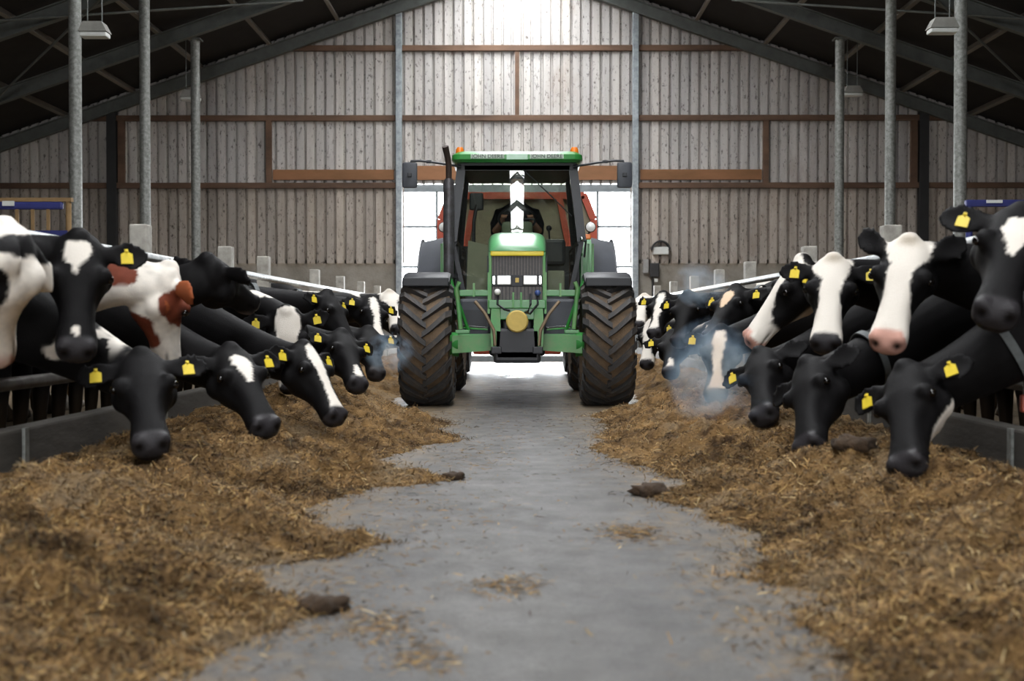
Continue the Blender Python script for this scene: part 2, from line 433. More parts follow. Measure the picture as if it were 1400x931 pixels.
lamp(1285, 42, 14.6, .36, 'hanging barn lamp beside the nearest roof post on the right')
lamp(1163, 129, 22.6, .38, 'small far hanging lamp beside the farthest right roof post')

# wall lamp and switch box by the door
o = empty('wall_lamp', (3.05, YW - .02, 2.36), 'small white bulkhead lamp with black hood on the wall right of the door', 'lamp')
MB().box((0, -.09, 0), (.34, .14, .17), bev=.03).build('lens', diff_m, o)
MB().loft([[(r_ * math.cos(g), y_, .02 + r_ * math.sin(g)) for r_, y_ in ((.17, -.2), (.2, -.2), (.2, 0), (.17, 0))] for g in [math.pi * k / 14 for k in range(15)]]).build('hood', dark_steel, o, 40)
MB().box((0, -.02, 0), (.36, .04, .22)).build('back_plate', dark_steel, o)
o = empty('switch_box', (2.86, YW - .02, 1.95), 'dark electric switch box with conduit beside the right door post', 'switch box')
MB().box((.06, -.08, 0), (.2, .14, .3), bev=.02).build('box', dark_steel, o)
MB().box((-.12, -.05, .08), (.12, .09, .3), bev=.02).build('meter', mat('meter_grey', '9a9a98', .5), o)
MB().tube([(.03, -.06, -.14), (.03, -.06, -1.9)], .025, 8).build('conduit', dark_steel, o, 50)
MB().box((.09, -.16, -.22), (.07, .03, .07), bev=.01).build('plug', diff_m, o)

# ------------------------------------------------------------------ feed barriers
tube_m = mat('galvanised_tube', 'cfd2d2', .4, .35, col2='9aa0a2', scale=14)
worn_m = mat('worn_tube', '6b6864', .5, .5, col2='3c3834', scale=9)
post_m = mat('barrier_post', 'b7b3aa', .7, col2='8a867e', scale=8)
kerb_m = mat('kerb_board', '57534d', .85, col2='3a3632', scale=3, stretch=(1, .25, 1), bump=.3, bscale=18)
XR = 2.55
for s, side in ((-1, 'left'), (1, 'right')):
    fb = empty('feed_barrier', (s * XR, 0, 0), 'tubular feed barrier with kerb boards along the %s row of cows' % side, 'feed barrier')
    MB().tube([(0, 1.5 + 1.5 * k, 1.295) for k in range(16)], .034, 12).build('neck_rail', tube_m, fb, 60)
    MB().tube([(s * .06, 1.5 + 1.5 * k, .53) for k in range(16)], .036, 12).build('lower_rail', worn_m, fb, 60)
    for y in ((3.3, 5.56, 8.55, 11.05, 12.7, 15.9, 18.2, 20.6, 23.0) if s < 0 else (3.6, 5.7, 8.64, 11.05, 13.85, 15.95, 18.2, 20.6, 23.0)):
        pp = MB().box((s * .2, y, .78), (.13, .13, 1.56), bev=.012).build('post', post_m, fb)
        MB().box((s * .1, y, 1.295), (.14, .06, .05)).build('clamp', galv, pp)
    y = 1.2
    for k in range(10):
        y2 = min(y + 2.38, 24.6)
        MB().box((s * .02, (y + y2) / 2, .155), (.12, y2 - y - .025, .31), bev=.015).build('kerb_board', kerb_m, fb)
        MB().box((-s * .045, y2 - .02, .16), (.02, .05, .3)).build('joint_strap', galv, fb)
        y = y2
        if y > 24.5: break

# blue pen frames behind the rows
blue = mat('blue_paint', '2b3170', .5, var=.3, scale=8); tan_m = mat('tan_strap', '8a6f4a', .8)
o = empty('pen_frame', (4.62, 12.0, 0), 'dark blue tubular pen frame behind the right row of cows', 'pen frame')
MB().tube([(0, 0, 0), (0, 0, 2.06)], .035, 10).build('leg', blue, o, 50); MB().tube([(1.7, 0, 0), (1.7, 0, 2.06)], .035, 10).build('leg', blue, o, 50)
MB().box((.85, 0, 2.06), (1.78, .07, .07), bev=.01).build('top_rail', blue, o)
for z in (.6, 1.0, 1.4): MB().tube([(0, 0, z), (1.7, 0, z)], .024, 8).build('rail', blue, o, 50)
MB().box((.24, -.04, 2.075), (.16, .02, .03)).build('sticker', diff_m, o)
o = empty('pen_frame', (-4.6, 12.0, 0), 'blue pen frame with tan straps behind the left row of cows', 'pen frame')
MB().tube([(0, 0, 0), (0, 0, 2.08)], .03, 10).build('leg', tan_m, o, 50); MB().tube([(-1.7, 0, 0), (-1.7, 0, 2.08)], .03, 10).build('leg', blue, o, 50)
MB().box((-.85, 0, 2.1), (1.78, .06, .04)).build('top_rail', tan_m, o)
MB().box((-.85, -.01, 2.04), (1.6, .05, .08), bev=.02).build('brush_roll', blue, o)
MB().box((-.6, -.04, 2.06), (.12, .02, .05)).build('sticker', diff_m, o)
for x in (-.2, -.36, -.52): MB().box((x, -.02, 1.86), (.035, .015, .3)).build('strap', tan_m, o)
MB().box((-.85, 0, 1.74), (1.7, .06, .09)).build('rail', blue, o)

# ------------------------------------------------------------------ feed heaps
EDGE_L = [(1.5, -1.0), (2.4, -.92), (2.85, -.84), (3.1, -.72), (3.4, -.57), (3.65, -.8), (4.0, -.95), (4.3, -.55), (4.5, -.44), (4.8, -.9), (5.4, -1.0), (5.9, -.75), (6.25, -.32), (6.6, -.7), (7.2, -.85), (8.0, -.6), (8.5, -.36), (9.0, -.7), (9.6, -.55), (10.3, -.78), (10.9, -.9), (11.2, -1.32), (14, -1.36), (18, -1.36), (24.3, -1.4)]
EDGE_R = [(1.5, .85), (2.8, .78), (3.24, .84), (3.6, .95), (3.9, .73), (4.3, .95), (4.8, .98), (5.3, .82), (5.7, .69), (6.1, .9), (6.8, .78), (7.4, .58), (8.0, .52), (8.5, .6), (9.0, .66), (9.6, .75), (10.4, .68), (10.9, .8), (11.2, 1.32), (14, 1.36), (18, 1.36), (24.3, 1.4)]
def heap_height(x, y, s, lumps=True):
    e = np.array(EDGE_L if s < 0 else EDGE_R)
    xe = np.abs(np.interp(y, e[:, 0], e[:, 1]))
    seed = 11 if s < 0 else 23
    xe = xe + .05 * fbm(y * 3.0, y * 0 + 3.3, seed, 3)
    ax = np.abs(x)
    t = ax - xe + .10 * fbm(x * 4, y * 4, seed + 1, 3) + .07 * fbm(x * 14, y * 14, seed + 9, 3)
    crest = .215 + .13 * np.clip((y - 7.5) / 4, 0, 1)
    rise = np.clip(t / 1.0, 0, 1); rise = rise ** 1.15
    h = crest * np.minimum(rise, 1.0)
    fall = np.clip((ax - 1.65) / .75, 0, 1)
    h = h * (1 - .55 * fall * fall)
    h = h + np.where(t > 0, 1, 0) * (.035 * fbm(x * 2.2, y * 2.2, seed + 2, 3) + .075 * np.clip(t / .4, 0, 1) * fbm(x * 5, y * 5, seed + 5, 2)) * np.clip(t / .2, 0, 1)
    if lumps:
        h = h + np.clip(t / .08, 0, 1) * (.075 * np.clip(t / .35, .25, 1) * (np.abs(fbm(x * 7, y * 7, seed + 3, 3)) - .12) + .02 * fbm(x * 22, y * 22, seed + 4, 3))
    return np.where(t > 0, np.maximum(h, .004), -.03 + 0 * h), t

def color_attr(me, cols, name='Col'):
    ca = me.color_attributes.new(name, 'FLOAT_COLOR', 'POINT')
    a = np.ones((len(me.vertices), 4), dtype=np.float32); a[:, :3] = cols
    ca.data.foreach_set('color', a.ravel())

def attr_mat(name, rough=.8, bump=0, bscale=90, gloss_attr=False, trans=0.0):
    m = bpy.data.materials.new(name); m.use_nodes = True; nt = m.node_tree; N = nt.nodes; L = nt.links
    b = N['Principled BSDF']; b.inputs['Roughness'].default_value = rough; b.inputs['Specular IOR Level'].default_value = .11
    at = N.new('ShaderNodeAttribute'); at.attribute_name = 'Col'; L.new(at.outputs['Color'], b.inputs['Base Color'])
    if gloss_attr:
        ag = N.new('ShaderNodeAttribute'); ag.attribute_name = 'Gloss'; L.new(ag.outputs['Fac'], b.inputs['Roughness'])
    if bump:
        tc = N.new('ShaderNodeTexCoord'); n = N.new('ShaderNodeTexNoise'); n.inputs['Scale'].default_value = bscale; n.inputs['Detail'].default_value = 6
        L.new(tc.outputs['Object'], n.inputs['Vector'])
        bp = N.new('ShaderNodeBump'); bp.inputs['Strength'].default_value = bump; bp.inputs['Distance'].default_value = .015
        L.new(n.outputs['Fac'], bp.inputs['Height']); L.new(bp.outputs['Normal'], b.inputs['Normal'])
    return m
silage_m = attr_mat('silage', .9, .8, 70)
straw_m = attr_mat('straw_stalks', .75)

PAL = np.array([lin('93744a'), lin('7a6040'), lin('5c462c'), lin('403124'), lin('a58959'), lin('746955'), lin('2b221a'), lin('c6ae80')])
PW = np.array([.22, .22, .19, .12, .09, .07, .07, .02])
def blades(px, py, pz, r, tilt=.45, lo=.018, hi=.07, wlo=.002, whi=.0046):
    """bent flat stalks, four triangles each"""
    n = len(px); yaw = r.uniform(0, 2 * np.pi, n); pit = r.normal(.12, tilt, n); ln = r.uniform(lo, hi, n); w = r.uniform(wlo, whi, n)
    d = np.stack([np.cos(yaw) * np.cos(pit), np.sin(yaw) * np.cos(pit), np.sin(pit)], 1)
    sd = np.stack([-np.sin(yaw), np.cos(yaw), r.normal(0, .5, n)], 1); sd /= np.linalg.norm(sd, axis=1)[:, None]
    c = np.stack([px, py, pz], 1); bend = np.stack([r.normal(0, .2, n), r.normal(0, .2, n), -r.uniform(0, .35, n)], 1) * ln[:, None]
    a = c - d * ln[:, None] * .5 + bend * .5; e = c + d * ln[:, None] * .5 + bend * .5; m = c
    sw = sd * w[:, None] / 2
    v = np.stack([a - sw, a + sw, m - sw, m + sw, e - sw * .6, e + sw * .6], 1).reshape(-1, 3)
    base = (np.arange(n) * 6)[:, None]
    f = np.concatenate([base + np.array([0, 1, 3, 2]), base + np.array([2, 3, 5, 4])], 1).reshape(-1, 4)
    ci = r.choice(len(PAL), n, p=PW / PW.sum()); col = PAL[ci] * r.uniform(.7, 1.2, n)[:, None]
    return v, f, np.repeat(col, 6, 0)
def np_mesh(name, v, f):
    me = bpy.data.meshes.new(name); me.vertices.add(len(v)); me.vertices.foreach_set('co', np.asarray(v, dtype=np.float32).ravel())
    k = f.shape[1]; me.loops.add(f.size); me.loops.foreach_set('vertex_index', f.ravel().astype(np.int32))
    me.polygons.add(len(f)); me.polygons.foreach_set('loop_start', np.arange(0, f.size, k, dtype=np.int32))
    me.update(calc_edges=True); me.validate()
    return me
for s, side in ((-1, 'left'), (1, 'right')):
    xs = s * np.linspace(.2, 2.485, 130)
    ys = np.concatenate([np.arange(1.4, 9, .02), np.arange(9, 24.4, .045)])
    X, Y = np.meshgrid(xs, ys); Z, T = heap_height(X, Y, s)
    nx = len(xs); idx = np.arange(X.size).reshape(X.shape)
    f = np.stack([idx[:-1, :-1], idx[:-1, 1:], idx[1:, 1:], idx[1:, :-1]], -1).reshape(-1, 4)
    if s < 0: f = f[:, ::-1]
    keep = (Z.ravel()[f] > -.02).any(1); f = f[keep]
    used = np.unique(f); remap = -np.ones(X.size, int); remap[used] = np.arange(len(used)); f = remap[f]
    v = np.stack([X.ravel(), Y.ravel(), Z.ravel()], 1)[used]
    n1 = fbm(v[:, 0] * 3, v[:, 1] * 3, 5, 3); n2 = fbm(v[:, 0] * 26, v[:, 1] * 26, 6, 3); n3 = fbm(v[:, 0] * 9, v[:, 1] * 9, 8, 3)
    t = np.clip(.45 + .35 * n1 + .45 * n2 + .3 * n3, 0, 1)[:, None]
    cols = np.array(lin('332518')) * (1 - t) + np.array(lin('8e7048')) * t
    gy = np.clip(n1 * 1.4 - .25 + n3 * .5, 0, .55)[:, None]
    cols = cols * (1 - gy) + np.array(lin('6d6150')) * gy
    me = np_mesh('feed_heap', v, f); color_attr(me, cols)
    hp = link_mesh('feed_heap', me, silage_m, None, 180)
    put(hp, 'long brown heap of loose silage and straw along the %s side of the passage' % side, 'feed heap', kind='stuff')
    # stalks lying on the heap
    r = np.random.default_rng(40 + s)
    PX, PY = [], []
    for (ya, yb, n) in ((1.9, 4.2, 75000), (4.2, 7, 60000), (7, 11.5, 36000), (11.5, 24, 9000)):
        PX.append(r.uniform(.25, 2.45, n)); PY.append(r.uniform(ya, yb, n))
    px = s * np.concatenate(PX); py = np.concatenate(PY); pz, tt = heap_height(px, py, s)
    k = (tt > -.01) | (r.random(len(px)) < .35 * np.exp(tt / .07)); px, py, pz = px[k], py[k], np.maximum(pz[k], .003)
    v, f, c = blades(px, py, pz + r.uniform(-.004, .014, len(px)), r)
    bx, by = np.repeat(px, 6), np.repeat(py, 6)
    m1 = fbm(bx * 3, by * 3, 5, 3); m3 = fbm(bx * 9, by * 9, 8, 3)
    c = c * np.clip(.92 + .75 * m1 + .75 * m3, .35, 1.35)[:, None]
    gg = np.clip(m1 * 1.4 - .25 + m3 * .5, 0, .6)[:, None]; c = c * (1 - gg) + np.array(lin('6d6150')) * gg
    me = np_mesh('straw', v, f); color_attr(me, c)
    put(link_mesh('straw', me, straw_m, hp), kind='stuff')
# loose wisps strewn over the bare floor
r = np.random.default_rng(3)
px, py = [], []
for n, cx, cy, sx, sy in ((500, .46, 4.7, .08, .12), (260, -.03, 3.75, .07, .1), (170, -.25, 2.95, .05, .08), (260, -.38, 3.25, .08, .1), (300, .62, 7.2, .15, .5), (420, -.42, 5.1, .2, .5), (380, -.25, 7.4, .15, .6), (300, .35, 9.5, .3, 1.2), (420, -.2, 10.5, .4, 1.2), (320, .72, 3.4, .1, .5), (240, -.55, 3.6, .12, .5), (500, 0, 6, .55, 2.8), (300, 0, 13, .5, 2.5)):
    px.append(r.normal(cx, sx, n)); py.append(r.normal(cy, sy, n))
px = np.concatenate(px); py = np.concatenate(py)
v, f, c = blades(px, py, np.full(len(px), .005), r, tilt=.08, lo=.012, hi=.055, wlo=.002, whi=.0045)
v[:, 2] = np.maximum(v[:, 2], .002)
me = np_mesh('scattered_straw', v, f); color_attr(me, c)
put(link_mesh('scattered_straw', me, straw_m), 'thin wisps of straw strewn over the bare concrete floor', 'straw', kind='stuff')
# dark clods at the rims of the heaps
clod_m = mat('clod', '3b2b1a', .95, var=.5, scale=18, bump=.8, bscale=40)
for i, (x, y, w, lab) in enumerate(((.66, 5.72, .09, 'dark clod of silage on the floor at the rim of the right heap'), (-.57, 3.42, .07, 'small dark clod of silage at the rim of the left heap'), (-.34, 6.3, .06, 'dark clod at the tip of the left heap nearest the tractor'), (1.6, 5.6, .1, 'dark wet clod lying on top of the right heap'))):
    bm = bmesh.new(); bmesh.ops.create_icosphere(bm, subdivisions=3, radius=1)
    for q in bm.verts:
        n = q.co.normalized(); k = 1 + .28 * math.sin(n.x * 5 + i) * math.cos(n.y * 4 + 2 * i) + .12 * math.sin(n.z * 9 + n.x * 11)
        q.co = Vector((n.x * w * k, n.y * w * .8 * k, n.z * w * .42 * k))
    me = bpy.data.meshes.new('silage_clod'); bm.to_mesh(me); bm.free()
    o = link_mesh('silage_clod', me, clod_m, None, 180)
    hz = float(heap_height(np.array([x]), np.array([y]), -1 if x < 0 else 1)[0][0]); o.location = (x, y, max(hz, 0) + w * .25)
    put(o, lab, 'clod', 'silage clods')

# ------------------------------------------------------------------ animals: shells joined into one skin
def skin_shells(mb, voxel, smooth=2):
    """one continuous skin over overlapping closed shells"""
    me = mb.mesh('tmp'); o = bpy.data.objects.new('tmp', me); COL.objects.link(o)
    md = o.modifiers.new('r', 'REMESH'); md.mode = 'VOXEL'; md.voxel_size = voxel; md.adaptivity = 0
    if smooth:
        sm = o.modifiers.new('s', 'SMOOTH'); sm.factor = .5; sm.iterations = smooth
    dg = bpy.context.evaluated_depsgraph_get()
    out = bpy.data.meshes.new_from_object(o.evaluated_get(dg))
    bpy.data.objects.remove(o); bpy.data.meshes.remove(me)
    return out

def oval(c, side, up, hw, zt, zb, n=18, e=.85, jaw=0.0):
    """closed cross section: half width hw, top zt and bottom zb along up; jaw narrows the lower half"""
    pts = []
    for k in range(n):
        q = 2 * math.pi * k / n; a, b = math.cos(q), math.sin(q)
        x = hw * math.copysign(abs(a) ** e, a); z = (zt if b > 0 else zb) * math.copysign(abs(b) ** e, b) if b else 0
        if b < 0: x *= 1 - jaw * abs(b) ** 1.2
        pts.append(c + side * x + up * z)
    return pts

HEAD = [  # along the face, half width, top, bottom, jaw
    (-.06, .06, -.04, -.10, 0), (-.045, .09, -.008, -.15, 0), (0, .115, .012, -.20, .05), (.05, .126, .014, -.24, .15), (.10, .134, .012, -.272, .26), (.15, .140, .010, -.285, .34),
    (.195, .136, .003, -.278, .42), (.245, .114, -.006, -.25, .44), (.30, .098, -.014, -.222, .42), (.36, .085, -.022, -.2, .34), (.42, .084, -.030, -.19, .22),
    (.465, .093, -.036, -.185, .14), (.51, .095, -.044, -.188, .14), (.545, .090, -.055, -.186, .16), (.568, .074, -.07, -.170, .12), (.582, .045, -.09, -.148, 0)]

eye_m = mat('cow_eye', '0a0706', .08, var=.1)
tag_m = mat('ear_tag_yellow', 'dfc638', .45, var=.12, scale=30)
strap_m = mat('collar_strap', '5d6263', .7, var=.3, scale=20)
trans_m = mat('collar_tag_red', 'a34a35', .55, var=.3, scale=15)
coat_m = attr_mat('cow_coat', .6, .25, 190, gloss_attr=True)

def waves(v, seed, scale):
    r = np.random.default_rng(seed); o = np.zeros(len(v))
    for _ in range(9):
        k = r.normal(0, 1, 3) * scale; o += np.sin(v @ k + r.uniform(0, 6.28))
    return o / 3.0
def sstep(x, a, b): t = np.clip((x - a) / (b - a), 0, 1); return t * t * (3 - 2 * t)

BLACK = np.array(lin('100f10')); WHITE = np.array(lin('dcd5cb')); BROWN = np.array(lin('6b3626'))
SLATE = np.array(lin('2d2b2d')); PINK = np.array(lin('b98d7f')); CREAM = np.array(lin('cbb094'))

def cow(side, poll, muz, near, slot, label, blaze='none', coat=BLACK, white=-9.0, nose=SLATE, hint=None, tags=(1, 1), collar=False,
        size=1.0, voxel=.016, ear=(0, 0), seed=0, spot=WHITE, bodyx=2.98, neckc=None, patches=(), spots=(), turn=0.0):
    s = side
    L = .58 * size
    Pp = P(*poll)
    C = Vector((0, 0, CAM_H))
    ray = P(muz[0], muz[1], 1.0) - C
    # the point on the muzzle's line of sight at one head length from the poll
    a = ray.dot(ray); b = -2 * ray.dot(Pp - C); c = (Pp - C).dot(Pp - C) - L * L; disc = b * b - 4 * a * c
    t = (-b - near * math.sqrt(max(disc, 0))) / (2 * a) if near else -b / (2 * a)
    M = C + ray * t
    d = (M - Pp).normalized()
    tocam = (C - Pp).normalized()
    h = Vector(hint) if hint else tocam + Vector((turn, 0, .35))
    u = (h - d * h.dot(d)).normalized(); lat = d.cross(u).normalized()
    k = size
    def hl(x, y, z): return Pp + (d * x + lat * y + u * z) * k
    mb = MB()
    # head
    mb.loft([oval(hl(x, 0, (zt + zb) / 2), lat, u, hw * k, (zt - zb) / 2 * k, -(zt - zb) / 2 * -k, 20, .8, jw) for x, hw, zt, zb, jw in HEAD])
    for q in (-1, 1):
        mb.sphere(hl(.175, q * .112, -.035), .046 * k, 10, 8)
        mb.sphere(hl(.525, q * .052, -.082), .044 * k, 10, 8)
        mb.sphere(hl(.12, q * .085, -.17), .08 * k, 10, 8)
    mb.sphere(hl(-.025, 0, -.03), .06 * k, 10, 8)
    # ears: cupped leaves standing out sideways
    ears = []
    for i, q in enumerate((-1, 1)):
        E = (lat * q * .95 - d * (.12 + ear[i]) - u * .12).normalized(); A = d * .55 - Vector((0, 0, 1)) * .6; A = (A - E * A.dot(E)).normalized(); Nn = A.cross(E).normalized()
        if Nn.dot(u) < 0: Nn = -Nn
        o0 = hl(.035, q * .1, -.06); rings = []
        for tt, w, th in ((0, .034, .03), (.04, .044, .026), (.08, .064, .018), (.125, .076, .014), (.165, .07, .013), (.20, .048, .012), (.225, .018, .010)):
            cc = o0 + E * tt * k + A * (.02 * math.sin(tt * 10)) * k
            rings.append([cc + A * w * k * math.cos(g) + Nn * (th * math.sin(g) + .4 * w * math.cos(g) ** 2 * min(tt / .1, 1)) * k for g in [2 * math.pi * j / 14 for j in range(14)]])
        mb.loft(rings); ears.append((o0, E, A, Nn))
    # neck
    fwd = Vector((-s, 0, 0))
    B0 = Vector((s * bodyx, slot, .98)); H = hl(.035, 0, -.13)
    back = (-d * .55 - u * .55 + (B0 - H).normalized() * .9).normalized()
    dist = (B0 - H).length
    B1 = B0 + fwd * dist * .38; B2 = H + back * dist * .33
    if neckc: B2 = B2 + Vector(neckc)
    NB = 12; path = []
    for i in range(NB + 1):
        q = i / NB; path.append(B0 * (1 - q) ** 3 + B1 * 3 * q * (1 - q) ** 2 + B2 * 3 * q * q * (1 - q) + H * q ** 3)
    rings = []; nk = []
    for i, p in enumerate(path):
        q = i / NB; tg = (path[min(i + 1, NB)] - path[max(i - 1, 0)]).normalized()
        ups = Vector((0, 0, 1)).lerp(u, max(0, q - .35) / .65)
        up = (ups - tg * ups.dot(tg))
        if up.length < .08: up = Vector((0, 0, 1)) - tg * tg.z + u * .3
        up.normalize(); sd = tg.cross(up).normalized()
        hw = (.205 * (1 - q) ** 1.3 + .098 * (1 - (1 - q) ** 1.3)); hh = (.275 * (1 - q) ** 1.4 + .128 * (1 - (1 - q) ** 1.4))
        rings.append(oval(p, sd, up, hw, hh, hh * 1.06, 18, .92)); nk.append((p, tg, sd, up, hw, hh))
    mb.loft(rings)
    # trunk
    x0 = s * bodyx; bs = -fwd  # backwards
    TR = [(-.26, .09, 1.16, .84), (-.17, .19, 1.28, .70), (0, .235, 1.36, .60), (.2, .255, 1.39, .55), (.5, .262, 1.375, .52), (.85, .265, 1.37, .52), (1.15, .26, 1.39, .58), (1.4, .25, 1.41, .68), (1.58, .20, 1.38, .80), (1.66, .1, 1.3, .95)]
    Yv = Vector((0, 1, 0)); Zv = Vector((0, 0, 1))
    mb.loft([oval(Vector((x0, slot, 0)) + bs * tt + Zv * (zt + zb) / 2, Yv, Zv, hw, (zt - zb) / 2, (zt - zb) / 2, 18, .85) for tt, hw, zt, zb in TR])
    for q in (-1, 1):
        fy = slot + q * .15
        def leg(pts): mb.tube([Vector((x0, fy, 0)) + bs * a_ + Zv * z_ for a_, z_, r_ in pts], [r_ for a_, z_, r_ in pts], 10)
        leg([(.1, .95, .1), (.1, .7, .09), (.07, .45, .06), (.08, .4, .055), (.09, .16, .038), (.08, .09, .05), (.05, .05, .055), (.04, 0, .06)])
        leg([(1.35, 1.05, .11), (1.25, .75, .105), (1.45, .5, .062), (1.46, .45, .052), (1.40, .16, .038), (1.38, .09, .05), (1.35, .05, .055), (1.34, 0, .06)])
    mb.tube([Vector((x0, slot, 1.3)) + bs * 1.62, Vector((x0, slot, 1.2)) + bs * 1.72, Vector((x0, slot, .75)) + bs * 1.74, Vector((x0, slot, .45)) + bs * 1.74], [.035, .03, .022, .05], 8)
    me = skin_shells(mb, voxel, 2)
    n = len(me.vertices); v = np.empty(n * 3, np.float32); me.vertices.foreach_get('co', v); v = v.reshape(-1, 3).astype(float)
    nr = np.empty(n * 3, np.float32); me.vertices.foreach_get('normal', nr); nr = nr.reshape(-1, 3)
    # head space
    R = np.array([d, lat, u]); q = (v - np.array(Pp)) @ R.T / k
    hx, hy, hz = q[:, 0], q[:, 1], q[:, 2]
    inhead = (hx > -.08) & (hx < .62) & (np.abs(hy) < .17) & (hz > -.3) & (hz < .06)
    inear = (np.abs(hy) > .15) & (np.abs(hy) < .36) & (hx > -.16) & (hx < .15) & (hz > -.16) & (hz < .1)
    headish = sstep(hx, -.16, -.02) * (np.abs(hy) < .36) * (hz > -.32) * (hz < .1) * (hx < .62)
    # nostrils and mouth pressed in
    push = np.zeros(n)
    dark = np.zeros(n)
    for e in (-1, 1):
        r2 = ((hx - .557) / .02) ** 2 + ((hy - e * .052) / .02) ** 2 + ((hz + .086) / .022) ** 2
        g = np.exp(-r2); push += .02 * g; dark = np.maximum(dark, np.clip(g * 1.8, 0, 1))
        # hollow beside the eyes and along the face
        push += .016 * np.exp(-(((hx - .29) / .07) ** 2 + ((hy - e * .1) / .045) ** 2 + ((hz + .085) / .05) ** 2))
    ml = np.exp(-((hz + .148 + .03 * (hx - .5)) / .007) ** 2) * sstep(hx, .40, .46) * inhead
    push += .009 * ml; dark = np.maximum(dark, ml * .8)
    v = v - nr * (push * inhead)[:, None] * k
    # coat
    w1 = waves(v * [1, 1, 1], seed + 100, 3.2); w2 = waves(v, seed + 200, 22) * .15; wob = waves(q, seed + 300, 16) * .012 + waves(q, seed + 301, 60) * .004
    patch = sstep(w1 + w2, -white - .04, -white + .04)
    patch = patch * (1 - .999 * headish) if blaze is not None else patch
    if patches:   # coat patches given as blobs on the animal
        patch = np.ones(n)
        for (pu, pv, py_, rx, ry, rz) in patches:
            c_ = np.array(P(pu, pv, py_)); dd = (((v - c_) / [rx, ry, rz]) ** 2).sum(1) ** .5 + w2 * 1.2 + .12 * waves(v, seed + 5, 14)
            patch = np.minimum(patch, sstep(dd, .94, 1.06))
    for (pu, pv, py_, rx, ry, rz) in spots:
        c_ = np.array(P(pu, pv, py_)); dd = (((v - c_) / [rx, ry, rz]) ** 2).sum(1) ** .5 + w2 * 1.2 + .12 * waves(v, seed + 5, 14)
        patch = np.maximum(patch, (1 - sstep(dd, .94, 1.06)) * (1 - headish) * (1 - inear))
    cols = coat * (1 - patch[:, None]) + spot * patch[:, None]
    cols = cols * (1 + .10 * waves(v, seed + 400, 45) + .06 * waves(v, seed + 401, 120))[:, None]
    ah = np.abs(hy + wob * .8) / 1.14
    def band(prof):
        xs_, ws = zip(*prof); return np.interp(hx + wob, xs_, ws)
    wts = {
        'none': [(-1, -1), (1, -1)],
        'star': [(0.0, -.05), (.015, .05), (.07, .052), (.10, .042), (.13, .014), (.17, .006), (.18, -.05), (.43, -.05), (.44, .018), (.475, .018), (.485, -.05), (1, -.05)],
        'wide': [(-.09, -.05), (-.05, .05), (.03, .075), (.12, .072), (.2, .058), (.34, .052), (.42, .07), (.5, .12), (.6, .14)],
        'full': [(-.3, .02), (-.05, .10), (.05, .10), (.10, .082), (.16, .056), (.24, .05), (.33, .062), (.40, .09), (.46, .2), (.6, .2)],
        'stripe': [(-.02, -.03), (.01, .03), (.1, .042), (.2, .032), (.35, .03), (.45, .04), (.5, .06), (.52, -.02), (1, -.02)],
        'patch': [(.04, -.05), (.06, .035), (.12, .05), (.2, .035), (.26, .012), (.28, -.05), (1, -.05)],
        'snip': [(.36, -.05), (.38, .015), (.46, .03), (.5, .03), (.53, -.05), (1, -.05)],
        'profile': [(-.06, .02), (0, .10), (.05, .095), (.12, .055), (.22, .05), (.32, .07), (.4, .12), (.46, .2), (.6, .2)],
        'cheek': [(-1, -1), (1, -1)],
        'white': [(-.3, .3), (.6, .3)],
    }[blaze or 'none']
    wd = band(wts)
    onface = sstep(hz, -.155, -.12) if blaze in ('star', 'stripe', 'patch', 'snip') else sstep(hz, -.20 if blaze != 'profile' else -.4, -.15)
    if blaze == 'profile':  # white underside of the jaw as well
        jaw = sstep(-hz, .205, .23) * sstep(hx, .0, .06); bl = np.maximum(sstep(wd - ah, -.004, .004) * sstep(hz, -.11, -.09) , jaw); bl = np.maximum(bl, sstep(hx, .37, .40)) * headish
    else:
        bl = sstep(wd - ah, -.004, .004) * onface * headish
    if blaze == 'cheek': bl = sstep(-hz + wob, .16, .175) * sstep(hx, .1, .14) * headish
    if blaze == 'white': bl = headish * 1.0
    bl = bl * (1 - inear)
    cols = cols * (1 - bl[:, None]) + (spot if blaze != 'profile' else WHITE) * bl[:, None]
    if blaze == 'full':   # yellowish topknot
        tk = np.exp(-((hx + .01) / .035) ** 2 - (hy / .06) ** 2)[:, None] * .5 * headish[:, None]; cols = cols * (1 - tk) + np.array(lin('8a744e')) * tk
    mz = sstep(hx, .478, .505) * inhead * sstep(hz, -.175, -.165)
    mz = mz * sstep(.08 + .03 * sstep(hx, .5, .55) - np.abs(hy), 0, .012)
    lips = sstep(hx, .46, .52) * sstep(-hz, .165, .18) * inhead
    cols = cols * (1 - mz[:, None]) + nose * mz[:, None]
    lc = PINK * .8 if nose[0] > .2 else np.array(lin('6e6663'))
    cols = cols * (1 - .75 * lips[:, None]) + lc * .75 * lips[:, None]
    rim = np.zeros(n)
    for e in (-1, 1): rim = np.maximum(rim, np.exp(-(((hx - .19) / .03) ** 2 + ((hy - e * .145) / .03) ** 2 + ((hz + .05) / .025) ** 2)))
    cols = cols * (1 - np.clip(rim * 1.3, 0, 1)[:, None]) + np.array(lin('141212')) * np.clip(rim * 1.3, 0, 1)[:, None]
    if coat is BROWN:
        ec = inear[:, None] * 1.0; cols = cols * (1 - ec) + np.array(lin('8a4a2c')) * ec
    cols = cols * (1 - dark[:, None] * inhead[:, None]) + np.array(lin('0d0b0b')) * (dark * inhead)[:, None]
    # dung-stained lower legs
    lowz = sstep(-v[:, 2], -.5, -.2)[:, None] * .5 * (np.abs(v[:, 0]) > 2.6)[:, None]; cols = cols * (1 - lowz) + np.array(lin('4a3c2c')) * lowz
    gl = .62 - .27 * mz
    org = np.array([s * (bodyx + .6), slot, 0.0])
    v = v - org
    me.vertices.foreach_set('co', v.astype(np.float32).ravel())
